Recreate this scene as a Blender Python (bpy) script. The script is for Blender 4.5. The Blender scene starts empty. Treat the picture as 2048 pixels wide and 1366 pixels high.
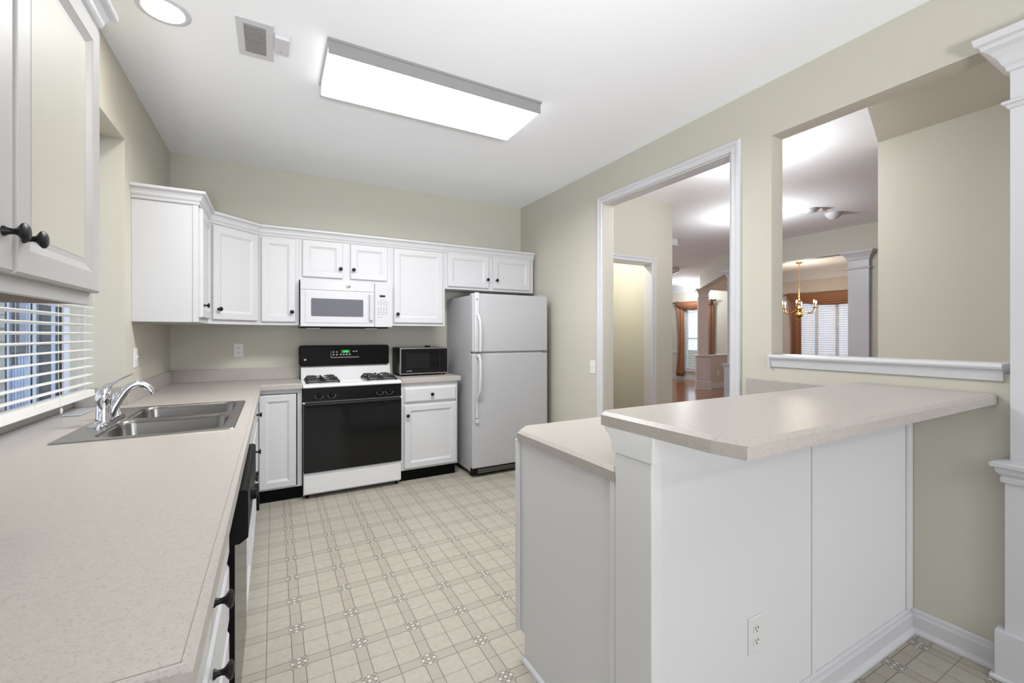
import bpy, bmesh, math, random
from mathutils import Vector, Matrix
random.seed(7)
S = bpy.context.scene
C = S.collection
PI = math.pi

# ------------------------------------------------------------------ camera
CAMH = 1.297
cd = bpy.data.cameras.new('camera')
cam = bpy.data.objects.new('camera', cd); C.objects.link(cam)
cam.location = (0, 0, CAMH)
cam.rotation_euler = (PI/2, 0, -math.radians(28.768))
cd.sensor_width = 36.0
cd.lens = 868.4/2048*36.0
cd.shift_y = -(683-668.9)/2048
cd.clip_start = 0.02
S.camera = cam

# ------------------------------------------------------------------ world + exposure
S.view_settings.view_transform = 'Standard'
S.view_settings.look = 'None'
S.view_settings.gamma = 1
S.view_settings.exposure = 0.18
w = bpy.data.worlds.new('world'); S.world = w; w.use_nodes = True
wn = w.node_tree.nodes; wn['Background'].inputs[0].default_value = (0.74, 0.84, 1.0, 1)
wn['Background'].inputs[1].default_value = 1.5
S.cycles.max_bounces = 8
S.cycles.diffuse_bounces = 5
S.cycles.sample_clamp_indirect = 4.0

def light(name, kind, loc, power, color=(1, 1, 1), size=0.1, size_y=None, target=None, spread=None):
    l = bpy.data.lights.new(name, kind); l.energy = power; l.color = color
    if kind == 'AREA':
        l.size = size
        if size_y: l.shape = 'RECTANGLE'; l.size_y = size_y
        if spread: l.spread = spread
    else:
        l.shadow_soft_size = size
    o = bpy.data.objects.new(name, l); C.objects.link(o); o.location = loc
    if target is not None:
        o.rotation_euler = (Vector(target)-Vector(loc)).to_track_quat('-Z', 'Y').to_euler()
    return o

# added fill light, unseen behind the camera, and the breakfast room ceiling lamp
light('fill_breakfast_room', 'AREA', (1.0, -3.0, 1.5), 34, (0.97, 0.98, 1.0), 3.6, 2.0, target=(1.0, 3, 1.2))
light('breakfast_room_lamp', 'POINT', (1.2, -2.0, 2.45), 30, (1.0, 0.98, 0.96), 0.10)
# added unseen light aimed up from behind the camera to brighten the ceiling
light('ceiling_bounce_fill', 'AREA', (-0.1, -1.6, 0.9), 25, (0.97, 0.985, 1.0), 0.4, 0.4, target=(0.7, 0.7, 2.7), spread=math.radians(76))

# ------------------------------------------------------------------ materials
class E:
    """tiny node-expression helper"""
    nt = None
    def __init__(s, v): s.v = v
    def _b(s, op, o=None, rev=False, o2=None):
        n = E.nt.nodes.new('ShaderNodeMath'); n.operation = op
        a, b = (o, s) if rev else (s, o)
        for i, q in enumerate((a, b, o2)):
            if q is None: continue
            if isinstance(q, E): E.nt.links.new(q.v, n.inputs[i])
            else: n.inputs[i].default_value = q
        return E(n.outputs[0])
    def __add__(s, o): return s._b('ADD', o)
    def __sub__(s, o): return s._b('SUBTRACT', o)
    def __mul__(s, o): return s._b('MULTIPLY', o)
    def lt(s, o): return s._b('LESS_THAN', o)
    def gt(s, o): return s._b('GREATER_THAN', o)
    def ab(s): return s._b('ABSOLUTE')
    def pp(s, o): return s._b('PINGPONG', o)
    def mx(s, o): return s._b('MAXIMUM', o)
    def mn(s, o): return s._b('MINIMUM', o)
    def inv(s): return s._b('SUBTRACT', 1.0, rev=True)

MATS = {}
def mat(name, col, rough=0.5, metal=0.0, spec=None, emit=None, estr=0.0, trans=0.0, ior=1.45, bump=None, mottle=None, coat=0.0, alpha=1.0):
    """bump=(scale,strength); mottle=(scale,colour2,lo,hi)"""
    m = bpy.data.materials.new(name); m.use_nodes = True
    nt = m.node_tree; b = nt.nodes['Principled BSDF']
    b.inputs['Base Color'].default_value = (*col, 1)
    b.inputs['Roughness'].default_value = rough
    b.inputs['Metallic'].default_value = metal
    b.inputs['IOR'].default_value = ior
    if spec is not None: b.inputs['Specular IOR Level'].default_value = spec
    if trans: b.inputs['Transmission Weight'].default_value = trans
    if coat: b.inputs['Coat Weight'].default_value = coat; b.inputs['Coat Roughness'].default_value = 0.08
    if emit: b.inputs['Emission Color'].default_value = (*emit, 1); b.inputs['Emission Strength'].default_value = estr
    if alpha < 1: b.inputs['Alpha'].default_value = alpha
    tc = nt.nodes.new('ShaderNodeNewGeometry')
    if mottle:
        n = nt.nodes.new('ShaderNodeTexNoise'); n.inputs['Scale'].default_value = mottle[0]; n.inputs['Detail'].default_value = 3
        nt.links.new(tc.outputs['Position'], n.inputs['Vector'])
        r = nt.nodes.new('ShaderNodeValToRGB')
        r.color_ramp.elements[0].position = mottle[2]; r.color_ramp.elements[1].position = mottle[3]
        r.color_ramp.elements[0].color = (*mottle[1], 1); r.color_ramp.elements[1].color = (*col, 1)
        nt.links.new(n.outputs['Fac'], r.inputs[0]); nt.links.new(r.outputs[0], b.inputs['Base Color'])
    if bump:
        n = nt.nodes.new('ShaderNodeTexNoise'); n.inputs['Scale'].default_value = bump[0]; n.inputs['Detail'].default_value = 4
        nt.links.new(tc.outputs['Position'], n.inputs['Vector'])
        bn = nt.nodes.new('ShaderNodeBump'); bn.inputs['Strength'].default_value = bump[1]; bn.inputs['Distance'].default_value = 0.002
        nt.links.new(n.outputs['Fac'], bn.inputs['Height']); nt.links.new(bn.outputs[0], b.inputs['Normal'])
    MATS[name] = m
    return m

WALL = mat('wall_paint_beige', (0.562, 0.543, 0.470), 0.6, spec=0.3, bump=(60, 0.05))
CEIL = mat('ceiling_paint', (0.93, 0.945, 0.985), 0.8, spec=0.2, bump=(80, 0.05))
TRIM = mat('trim_paint_white', (0.62, 0.62, 0.645), 0.35, spec=0.4)
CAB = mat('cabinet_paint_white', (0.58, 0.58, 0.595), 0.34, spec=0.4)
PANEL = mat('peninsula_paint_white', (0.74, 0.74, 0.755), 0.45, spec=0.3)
NEARC = mat('cabinet_paint_shaded', (0.46, 0.45, 0.435), 0.4, spec=0.4)  # white cabinet paint darkened: the near cabinet's shade is in this colour
NEARP = mat('cabinet_paint_shade_tint', (0.52, 0.50, 0.43), 0.4, spec=0.4)  # white door panels in shade, tint of the light put into the colour
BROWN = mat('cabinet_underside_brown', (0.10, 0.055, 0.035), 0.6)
BLACKM = mat('black_satin', (0.008, 0.008, 0.008), 0.4, spec=0.12)
KNOBM = mat('knob_black', (0.006, 0.006, 0.007), 0.38, spec=0.3)
TOEM = mat('toe_kick_black', (0.004, 0.004, 0.004), 0.6, spec=0.1)
BLACKG = mat('black_gloss', (0.008, 0.0075, 0.007), 0.15, spec=0.06)
BGLASS = mat('black_glass', (0.006, 0.006, 0.006), 0.08, spec=0.3)
BWIN = mat('black_glass_window', (0.012, 0.012, 0.012), 0.12, spec=0.3)
IRON = mat('cast_iron', (0.012, 0.012, 0.012), 0.55, bump=(300, 0.2))
ENAMEL = mat('white_enamel', (0.68, 0.68, 0.69), 0.15)
FRIDGE = mat('refrigerator_white', (0.44, 0.44, 0.455), 0.32, bump=(500, 0.15))
APPL = mat('appliance_white', (0.54, 0.54, 0.56), 0.22)
MWGLASS = mat('microwave_window_grey', (0.11, 0.11, 0.125), 0.12, spec=0.3)
GREYK = mat('keypad_grey', (0.25, 0.25, 0.27), 0.5)
CHROME = mat('chrome', (0.75, 0.76, 0.80), 0.06, 1.0)
STEEL = mat('stainless_steel', (0.27, 0.262, 0.255), 0.24, 1.0)
STEELB = mat('stainless_brushed', (0.36, 0.352, 0.34), 0.30, 1.0)
BRASS = mat('brass', (0.72, 0.45, 0.14), 0.18, 1.0)
PLATE = mat('switch_plate_white', (0.74, 0.735, 0.72), 0.4)
DARKSLOT = mat('slot_dark', (0.03, 0.03, 0.03), 0.6)
LOUVER = mat('vent_louver_grey', (0.24, 0.235, 0.235), 0.5)
BLINDM = mat('blind_white', (0.80, 0.79, 0.76), 0.5)
CORDM = mat('cord_white', (0.75, 0.74, 0.72), 0.7)
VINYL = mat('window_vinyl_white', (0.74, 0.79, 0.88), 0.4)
COPPER = mat('curtain_copper', (0.25, 0.11, 0.055), 0.42, bump=(40, 0.1))
ROSE = mat('column_paint_rose', (0.63, 0.55, 0.53), 0.4, spec=0.4)
ROSEW = mat('dining_wall_rose', (0.55, 0.48, 0.43), 0.6, spec=0.3)
FIXM = mat('fixture_metal_grey', (0.30, 0.30, 0.305), 0.4, 0.3)
GREEN = mat('display_green', (0.0, 0.2, 0.02), 0.4, emit=(0.05, 1.0, 0.10), estr=1.6)
GREEND = mat('display_green_dark', (0.0, 0.08, 0.01), 0.4, emit=(0.02, 0.30, 0.04), estr=0.35)
LEGEND = mat('legend_grey', (0.42, 0.42, 0.42), 0.5)
DIFF = mat('light_diffuser', (0.9, 0.9, 0.9), 0.4, emit=(1.0, 1.0, 1.0), estr=1.15)
LENSW = mat('recessed_lens', (0.9, 0.9, 0.85), 0.4, emit=(1.0, 0.97, 0.90), estr=5.0)
BULB = mat('candle_bulb', (1, 0.9, 0.7), 0.3, emit=(1.0, 0.80, 0.52), estr=26)
DOME = mat('dome_lit', (1, 1, 1), 0.3, emit=(1.0, 0.97, 0.92), estr=9)
EXTD = mat('porch_glass_dark', (0.11, 0.105, 0.13), 0.2)
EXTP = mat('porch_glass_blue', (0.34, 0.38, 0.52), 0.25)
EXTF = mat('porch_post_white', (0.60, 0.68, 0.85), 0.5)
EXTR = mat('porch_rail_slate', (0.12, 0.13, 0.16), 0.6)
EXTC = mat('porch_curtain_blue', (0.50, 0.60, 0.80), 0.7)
EXTS = mat('siding_grey', (0.50, 0.48, 0.46), 0.7)
GRASS = mat('ground_green', (0.10, 0.13, 0.06), 0.9, mottle=(3, (0.06, 0.08, 0.04), 0.3, 0.7))
CLEARP = mat('clear_plastic', (0.62, 0.63, 0.63), 0.15, trans=0.3)

# laminate: speckled taupe
m = mat('laminate_taupe', (0.545, 0.505, 0.465), 0.34, spec=0.45); LAM = m
nt = m.node_tree; b = nt.nodes['Principled BSDF']
g = nt.nodes.new('ShaderNodeNewGeometry')
n1 = nt.nodes.new('ShaderNodeTexNoise'); n1.inputs['Scale'].default_value = 230; n1.inputs['Detail'].default_value = 2
n2 = nt.nodes.new('ShaderNodeTexNoise'); n2.inputs['Scale'].default_value = 70; n2.inputs['Detail'].default_value = 5
r1 = nt.nodes.new('ShaderNodeValToRGB'); r2 = nt.nodes.new('ShaderNodeValToRGB')
for n in (n1, n2): nt.links.new(g.outputs['Position'], n.inputs['Vector'])
r1.color_ramp.elements[0].position = 0.30; r1.color_ramp.elements[0].color = (0.35, 0.32, 0.295, 1)
r1.color_ramp.elements[1].position = 0.46; r1.color_ramp.elements[1].color = (0.435, 0.405, 0.375, 1)
r2.color_ramp.elements[0].position = 0.3; r2.color_ramp.elements[0].color = (0.94, 0.93, 0.92, 1)
r2.color_ramp.elements[1].position = 0.6; r2.color_ramp.elements[1].color = (1, 1, 1, 1)
mx = nt.nodes.new('ShaderNodeMix'); mx.data_type = 'RGBA'; mx.blend_type = 'MULTIPLY'; mx.inputs[0].default_value = 1
nt.links.new(n1.outputs['Fac'], r1.inputs[0]); nt.links.new(n2.outputs['Fac'], r2.inputs[0])
nt.links.new(r1.outputs[0], mx.inputs[6]); nt.links.new(r2.outputs[0], mx.inputs[7]); nt.links.new(mx.outputs[2], b.inputs['Base Color'])

# sheer fabric / window glass
def thin(name, col, fac, rough=0.0):
    m = bpy.data.materials.new(name); m.use_nodes = True; nt = m.node_tree; nt.nodes.clear()
    o = nt.nodes.new('ShaderNodeOutputMaterial'); mix = nt.nodes.new('ShaderNodeMixShader')
    t = nt.nodes.new('ShaderNodeBsdfTransparent')
    if rough:
        d = nt.nodes.new('ShaderNodeMixShader'); d1 = nt.nodes.new('ShaderNodeBsdfDiffuse'); d2 = nt.nodes.new('ShaderNodeBsdfTranslucent')
        d1.inputs[0].default_value = d2.inputs[0].default_value = (*col, 1)
        nt.links.new(d1.outputs[0], d.inputs[1]); nt.links.new(d2.outputs[0], d.inputs[2])
    else:
        d = nt.nodes.new('ShaderNodeBsdfGlossy'); d.inputs[0].default_value = (*col, 1); d.inputs[1].default_value = 0.02
    mix.inputs[0].default_value = fac
    nt.links.new(t.outputs[0], mix.inputs[1]); nt.links.new(d.outputs[0], mix.inputs[2]); nt.links.new(mix.outputs[0], o.inputs[0])
    return m
GLASS = thin('window_glass', (0.9, 0.95, 1.0), 0.06)
SHEER = thin('sheer_white', (0.86, 0.82, 0.84), 0.62, 1)

# sheet vinyl floor with medallions
m = bpy.data.materials.new('floor_vinyl_medallion'); m.use_nodes = True; FLOOR = m
nt = m.node_tree; E.nt = nt; b = nt.nodes['Principled BSDF']; b.inputs['Roughness'].default_value = 0.42
g = nt.nodes.new('ShaderNodeNewGeometry'); sp = nt.nodes.new('ShaderNodeSeparateXYZ')
nt.links.new(g.outputs['Position'], sp.inputs[0])
PX = 0.2275; A = 0.0225
au = (E(sp.outputs[0]) - 0.0885).pp(PX/2); av = (E(sp.outputs[1]) - 1.909).pp(PX/2)
P = (au + av) * (1/A); Q = (au - av).ab() * (1/A)
lw = 0.0014; dl = 0.085
inmed = P.lt(1.5); tip = P.lt(2.5) * Q.lt(0.5); med = inmed.mx(tip)
lines_med = med * ((P - 0.5).ab().lt(dl).mx((P - 1.5).ab().lt(dl)).mx((Q - 0.5).ab().lt(dl)))
tipend = (P - 2.5).ab().lt(dl) * Q.lt(0.5 + dl)
edge15 = (P - 1.5).ab().lt(dl) * Q.lt(1.5)
strip = ((au - A).ab().lt(lw) * av.gt(1.5*A)).mx((av - A).ab().lt(lw) * au.gt(1.5*A))
mid = au.gt(PX/2 - lw*0.9).mx(av.gt(PX/2 - lw*0.7))
line = lines_med.mx(tipend).mx(edge15).mx((strip.mx(mid)) * med.inv())
white = P.lt(0.5).mx(P.gt(0.5) * P.lt(1.5) * Q.gt(0.5) * Q.lt(1.5))
band = (au.lt(A).mx(av.lt(A))) * med.inv()
def mixc(fac, a, bcol):
    x = nt.nodes.new('ShaderNodeMix'); x.data_type = 'RGBA'; nt.links.new(fac.v, x.inputs[0])
    for i, q in ((6, a), (7, bcol)):
        if isinstance(q, tuple): x.inputs[i].default_value = (*q, 1)
        else: nt.links.new(q, x.inputs[i])
    return x.outputs[2]
nz = nt.nodes.new('ShaderNodeTexNoise'); nz.inputs['Scale'].default_value = 38; nz.inputs['Detail'].default_value = 4
nt.links.new(g.outputs['Position'], nz.inputs['Vector'])
rz = nt.nodes.new('ShaderNodeValToRGB'); rz.color_ramp.elements[0].position = 0.35; rz.color_ramp.elements[1].position = 0.65
rz.color_ramp.elements[0].color = (0.362, 0.34, 0.284, 1); rz.color_ramp.elements[1].color = (0.402, 0.378, 0.315, 1)
nt.links.new(nz.outputs['Fac'], rz.inputs[0])
c0 = mixc(band, rz.outputs[0], (0.355, 0.325, 0.27))
c1 = mixc(med, c0, (0.30, 0.285, 0.245))
c2 = mixc(white, c1, (0.53, 0.505, 0.45))
c3 = mixc(line, c2, (0.12, 0.11, 0.09))
nt.links.new(c3, b.inputs['Base Color'])

# wood floor of the hall and living room
m = mat('wood_floor_cherry', (0.27, 0.105, 0.045), 0.22, coat=0.4); WOOD = m
nt = m.node_tree; b = nt.nodes['Principled BSDF']
g = nt.nodes.new('ShaderNodeNewGeometry'); br = nt.nodes.new('ShaderNodeTexBrick')
br.inputs['Scale'].default_value = 1; br.inputs['Brick Width'].default_value = 1.1; br.inputs['Row Height'].default_value = 0.075
br.inputs['Mortar Size'].default_value = 0.0015; br.inputs['Color1'].default_value = (0.30, 0.12, 0.05, 1); br.inputs['Color2'].default_value = (0.22, 0.085, 0.035, 1)
br.inputs['Mortar'].default_value = (0.08, 0.03, 0.015, 1)
nt.links.new(g.outputs['Position'], br.inputs['Vector']); nt.links.new(br.outputs[0], b.inputs['Base Color'])

# ------------------------------------------------------------------ mesh helpers
class MB:
    def __init__(s): s.bm = bmesh.new()
    def box(s, x0, x1, y0, y1, z0, z1, bev=0.0, seg=2):
        vs = [s.bm.verts.new(p) for p in ((x0,y0,z0),(x1,y0,z0),(x1,y1,z0),(x0,y1,z0),(x0,y0,z1),(x1,y0,z1),(x1,y1,z1),(x0,y1,z1))]
        fs = [s.bm.faces.new([vs[i] for i in q]) for q in ((0,3,2,1),(4,5,6,7),(0,1,5,4),(1,2,6,5),(2,3,7,6),(3,0,4,7))]
        if bev > 0:
            es = set(e for f in fs for e in f.edges)
            bmesh.ops.bevel(s.bm, geom=list(es), offset=bev, segments=seg, affect='EDGES', profile=0.5)
        return s
    def prism(s, pts, z0, z1, bev=0.0, axis='z'):
        def mp(p, z):
            return (p[0], p[1], z) if axis == 'z' else ((p[0], z, p[1]) if axis == 'y' else (z, p[0], p[1]))
        lo = [s.bm.verts.new(mp(p, z0)) for p in pts]; hi = [s.bm.verts.new(mp(p, z1)) for p in pts]
        n = len(pts)
        f1 = s.bm.faces.new(list(reversed(lo))); f2 = s.bm.faces.new(hi)
        for i in range(n):
            s.bm.faces.new([lo[i], lo[(i+1) % n], hi[(i+1) % n], hi[i]])
        if bev > 0:
            bmesh.ops.bevel(s.bm, geom=list(f2.edges), offset=bev, segments=1, affect='EDGES', profile=0.5)
        return s
    def tube(s, pts, r, n=10, cap=True):
        pts = [Vector(p) for p in pts]; rr = r if isinstance(r, (list, tuple)) else [r]*len(pts)
        rings = []; prev = None
        for i, p in enumerate(pts):
            t = (pts[min(i+1, len(pts)-1)] - pts[max(i-1, 0)]).normalized()
            if prev is None:
                a = Vector((0, 0, 1)) if abs(t.z) < 0.9 else Vector((1, 0, 0))
                u = t.cross(a).normalized()
            else:
                u = (prev - t*prev.dot(t)).normalized()
            prev = u; v = t.cross(u)
            rings.append([s.bm.verts.new(p + (u*math.cos(2*PI*k/n) + v*math.sin(2*PI*k/n))*rr[i]) for k in range(n)])
        for a, b2 in zip(rings, rings[1:]):
            for k in range(n):
                s.bm.faces.new([a[k], a[(k+1) % n], b2[(k+1) % n], b2[k]])
        if cap:
            s.bm.faces.new(list(reversed(rings[0]))); s.bm.faces.new(rings[-1])
        return s
    def lathe(s, prof, o=(0, 0, 0), ax=(0, 0, 1), n=20):
        """prof = [(r, h)...] along axis ax from o"""
        o = Vector(o); ax = Vector(ax).normalized()
        u = ax.orthogonal().normalized(); v = ax.cross(u)
        rings = []
        for r, h in prof:
            if r < 1e-6: rings.append([s.bm.verts.new(o + ax*h)])
            else: rings.append([s.bm.verts.new(o + ax*h + (u*math.cos(2*PI*k/n) + v*math.sin(2*PI*k/n))*r) for k in range(n)])
        for a, b2 in zip(rings, rings[1:]):
            for k in range(n):
                q = [a[k % len(a)], a[(k+1) % len(a)], b2[(k+1) % len(b2)], b2[k % len(b2)]]
                q2 = []
                for x in q:
                    if x not in q2: q2.append(x)
                if len(q2) > 2:
                    try: s.bm.faces.new(q2)
                    except ValueError: pass
        return s
    def panel(s, o, ux, uz, w, h, rings, flip=False):
        """rectangular ring loft. o=lower-left corner on back plane; outward = ux x uz (or flipped)"""
        o = Vector(o); ux = Vector(ux).normalized(); uz = Vector(uz).normalized(); nn = ux.cross(uz)
        if flip: nn = -nn
        R = []
        for ins, d in rings:
            R.append([s.bm.verts.new(o + ux*a + uz*b2 + nn*d) for a, b2 in ((ins, ins), (w-ins, ins), (w-ins, h-ins), (ins, h-ins))])
        for a, b2 in zip(R, R[1:]):
            for k in range(4):
                s.bm.faces.new([a[k], a[(k+1) % 4], b2[(k+1) % 4], b2[k]])
        s.bm.faces.new(R[-1]); s.bm.faces.new(list(reversed(R[0])))
        return s
    def sweep(s, path, prof, closed_prof=True):
        """path: xy points; prof: (out, z) with out to the right of travel; mitred"""
        n = len(path); P_ = [Vector((p[0], p[1])) for p in path]; R = []
        for i in range(n):
            d0 = (P_[i]-P_[i-1]).normalized() if i > 0 else None
            d1 = (P_[i+1]-P_[i]).normalized() if i < n-1 else None
            if d0 is None: d0 = d1
            if d1 is None: d1 = d0
            n0 = Vector((d0.y, -d0.x)); n1_ = Vector((d1.y, -d1.x))
            mv = (n0+n1_).normalized(); sc = 1/max(0.3, mv.dot(n0))
            R.append([s.bm.verts.new((P_[i].x + mv.x*sc*a, P_[i].y + mv.y*sc*a, z)) for a, z in prof])
        k = len(prof)
        for a, b2 in zip(R, R[1:]):
            for j in range(k if closed_prof else k-1):
                s.bm.faces.new([a[j], a[(j+1) % k], b2[(j+1) % k], b2[j]])
        if closed_prof:
            s.bm.faces.new(R[0]); s.bm.faces.new(list(reversed(R[-1])))
        return s
    def slab(s, xs, ys, keep, z0, z1, bev=0.0):
        V = {}
        def v(i, j, t):
            if (i, j, t) not in V: V[(i, j, t)] = s.bm.verts.new((xs[i], ys[j], z1 if t else z0))
            return V[(i, j, t)]
        nx, ny = len(xs)-1, len(ys)-1
        K = lambda i, j: 0 <= i < nx and 0 <= j < ny and keep(i, j)
        be = []
        for i in range(nx):
            for j in range(ny):
                if not K(i, j): continue
                s.bm.faces.new([v(i,j,1), v(i+1,j,1), v(i+1,j+1,1), v(i,j+1,1)])
                s.bm.faces.new([v(i,j,0), v(i,j+1,0), v(i+1,j+1,0), v(i+1,j,0)])
                for (di, dj, a, b2) in ((0,-1,(i,j),(i+1,j)), (1,0,(i+1,j),(i+1,j+1)), (0,1,(i+1,j+1),(i,j+1)), (-1,0,(i,j+1),(i,j))):
                    if not K(i+di, j+dj):
                        s.bm.faces.new([v(*a,0), v(*b2,0), v(*b2,1), v(*a,1)])
                        be.append((v(*a,1), v(*b2,1)))
        s.be = be
        return s

def finish(name, mb, material, parent=None, origin=None, smooth=False):
    me = bpy.data.meshes.new(name)
    bmesh.ops.recalc_face_normals(mb.bm, faces=mb.bm.faces)
    off = Vector((0, 0, 0))
    if parent is not None:
        p = parent
        while p.parent is not None: p = p.parent
        off = -p.location
        if mb.__dict__.get('local'): off = Vector((0, 0, 0))
    elif origin is not None: off = -Vector(origin)
    bmesh.ops.translate(mb.bm, vec=off, verts=mb.bm.verts)
    mb.bm.to_mesh(me); mb.bm.free()
    me.materials.append(material)
    if smooth:
        for p_ in me.polygons: p_.use_smooth = True
        if smooth == 'auto':
            me.set_sharp_from_angle(angle=math.radians(38))
    o = bpy.data.objects.new(name, me); C.objects.link(o)
    if parent is not None: o.parent = parent
    elif origin is not None: o.location = origin
    return o

def part(name, parent, mb, material, smooth=False, label=None):
    o = finish(name, mb, material, parent, smooth=smooth)
    if label: o['label'] = label
    return o
def lpart(name, parent, mb, material, smooth=False):
    mb.local = True
    return part(name, parent, mb, material, smooth)
def thing(name, label, cat, loc, rotz=0, group=None):
    o = bpy.data.objects.new(name, None); C.objects.link(o); o.empty_display_size = 0.05
    o.location = loc; o.rotation_euler = (0, 0, rotz); o['label'] = label; o['category'] = cat
    if group: o['group'] = group
    return o
def single(name, label, cat, mb, material, origin, smooth=False, group=None):
    o = finish(name, mb, material, None, origin, smooth); o['label'] = label; o['category'] = cat
    if group: o['group'] = group
    return o
def struct(name, mb, material, smooth=False, label=None):
    o = finish(name, mb, material, None, None, smooth); o['kind'] = 'structure'
    if label: o['label'] = label
    return o
B = lambda *a, **k: MB().box(*a, **k)

# ------------------------------------------------------------------ dimensions
XL, XR, XR2 = -0.712, 2.458, 2.565
YB = 4.274
ZC = 2.725
YN = 3.095           # far corner of the window recess
XW = -0.94           # window plane
CT = 0.914           # counter top height

# ------------------------------------------------------------------ room shell
struct('floor', B(-1.0, 2.58, -3.2, 4.4, -0.05, 0.0), FLOOR)
struct('floor_hall', B(2.58, 10.5, -3.2, 10.0, -0.05, 0.0), WOOD)
struct('ceiling', B(-1.0, 10.5, -3.2, 10.0, ZC, ZC+0.1), CEIL)
# left wall with the window recess
mb = MB()
mb.box(XL-0.25, XL, -3.2, 1.56, 0, ZC); mb.box(XL-0.25, XL, YN, YB+0.1, 0, ZC)
mb.box(XL-0.25, XL, 1.56, YN, 2.36, ZC); mb.box(XL-0.25, XL, 1.56, YN, 0, 0.872)
struct('wall_left', mb, WALL)
struct('wall_back', B(XL, XR2, YB, YB+0.12, 0, ZC), WALL)
# right wall: doorway, pass-through, header over the column
YD0, YD1, ZD = 1.69, 2.862, 2.405
YO = 1.44; ZO = 2.417; ZS = 1.145; YE = 0.42
mb = MB()
mb.box(XR, XR2, YD1, YB, 0, ZC)
mb.box(XR, XR2, YO, YD0, 0, ZC)
mb.box(XR, XR2, YD0, YD1, ZD, ZC)
mb.box(XR, XR2, YE, YO, 0, ZS)
mb.box(XR, XR2, -3.2, YO, ZO, ZC)
struct('wall_right', mb, WALL)
struct('wall_front', MB().box(-1.0, 10.5, -3.3, -3.2, 0, 0.6).box(-1.0, 10.5, -3.3, -3.2, 2.3, ZC).box(-1.0, -0.7, -3.3, -3.2, 0.6, 2.3).box(2.4, 10.5, -3.3, -3.2, 0.6, 2.3), WALL)

# baseboards
def bb_prof(h=0.10, t=0.014):
    return [(0, 0), (t+0.012, 0), (t+0.012, 0.008), (t+0.006, 0.018), (t, 0.022), (t, h-0.028), (t-0.004, h-0.018), (t-0.005, h-0.008), (t-0.010, h), (0, h)]
struct('baseboard_right', MB().sweep([(XR, YD0-0.07), (XR, 1.60)], bb_prof()).sweep([(XR, YB), (XR, YD1+0.07)], bb_prof()).sweep([(XR, 0.834), (XR, 0.555)], bb_prof()), TRIM)

# door casing (kitchen side) and jamb
def casing_u(mb, yA, yB_, ztop, x, side, w=0.062, t=0.016):
    """mitred flat casing with a bead, on an x plane. opening yA..yB_, side -1 => faces -x"""
    for ins, d in ((0, t), ):
        pass
    prof = [(0.0, 0.0), (0.0, t*0.6), (0.010, t), (w*0.55, t*0.8), (w*0.62, t*1.15), (w-0.006, t*1.2), (w, t*0.9), (w, 0.0)]
    paths = [[(yA, 0.0), (yA, ztop), (yB_, ztop), (yB_, 0.0)]]
    outs = [(-1, 0), (-1, 1), (1, 1), (1, 0)]
    R = []
    for (yy, zz), (oy, oz) in zip(paths[0], outs):
        R.append([mb.bm.verts.new((x + side*d, yy + oy*a, zz + oz*a)) for a, d in prof])
    k = len(prof)
    for a, b2 in zip(R, R[1:]):
        for j in range(k):
            mb.bm.faces.new([a[j], a[(j+1) % k], b2[(j+1) % k], b2[j]])
    mb.bm.faces.new(R[0]); mb.bm.faces.new(list(reversed(R[-1])))
mb = MB()
casing_u(mb, YD0-0.006, YD1+0.006, ZD+0.006, XR, -1)
struct('trim_1', mb, TRIM)
mb = MB()
casing_u(mb, YD0-0.006, YD1+0.006, ZD+0.006, XR2, 1)
struct('trim_2', mb, TRIM)
struct('trim_3', MB().box(XR-0.001, XR2+0.001, YD0, YD1, ZD-0.004, ZD-0.0005).box(XR-0.001, XR2+0.001, YD0+0.0005, YD0+0.006, 0, ZD-0.004), TRIM)
# pass-through sill with moulded apron
prof = [(0.0, 1.185), (0.022, 1.185), (0.030, 1.180), (0.032, 1.172), (0.028, 1.164), (0.020, 1.156), (0.016, 1.148), (0.014, 1.140), (0.010, 1.118), (0.0, 1.114)]
mb = MB().sweep([(XR, YO), (XR, 0.552)], prof)
mb.box(XR, XR2+0.02, 0.552, YO-0.0005, ZS+0.0005, 1.185)
mb.prism([(YO, 1.185), (YO+0.012, 1.185), (YO+0.010, 1.118), (YO, 1.114)], XR-0.022, XR-0.0005, axis='x')
struct('trim_4', mb, TRIM)

# column at the end of the half wall
t = thing('column', 'white square column with moulded capital at right picture edge', 'column', (2.53, 0.42, 0))
cx0, cx1, cy0, cy1 = 2.42, 2.64, 0.305, 0.528
def csq(mb, e, z0, z1, bev=0.0): mb.box(cx0-e, cx1+e, cy0-e, cy1+e, z0, z1, bev)
def csweep(mb, prof):
    mb.sweep([(cx0, cy1), (cx1, cy1), (cx1, cy0), (cx0, cy0), (cx0, cy1)][::-1], [(a, z) for a, z in prof])
mb = MB(); csq(mb, 0.034, 0.0, 0.185, 0.003); mb.box(cx0-0.046, cx1+0.046, cy0-0.046, cy1+0.046, 0, 0.016, 0.004)
part('plinth', t, mb, TRIM)
mb = MB(); csq(mb, 0.011, 0.185, 0.745); part('pedestal', t, mb, TRIM)
def square_mould(prof):
    """loft of square rings (out, z)"""
    mb = MB(); R = []
    for e, z in prof:
        R.append([mb.bm.verts.new(p) for p in ((cx0-e, cy0-e, z), (cx1+e, cy0-e, z), (cx1+e, cy1+e, z), (cx0-e, cy1+e, z))])
    for a, b2 in zip(R, R[1:]):
        for k in range(4): mb.bm.faces.new([a[k], a[(k+1) % 4], b2[(k+1) % 4], b2[k]])
    mb.bm.faces.new(R[0][::-1]); mb.bm.faces.new(R[-1])
    return mb
part('pedestal_cap', t, square_mould([(0.011, 0.740), (0.020, 0.742), (0.022, 0.758), (0.018, 0.764), (0.030, 0.778), (0.034, 0.796), (0.044, 0.800), (0.046, 0.812), (0.036, 0.820), (0.0, 0.826)]), TRIM)
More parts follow.
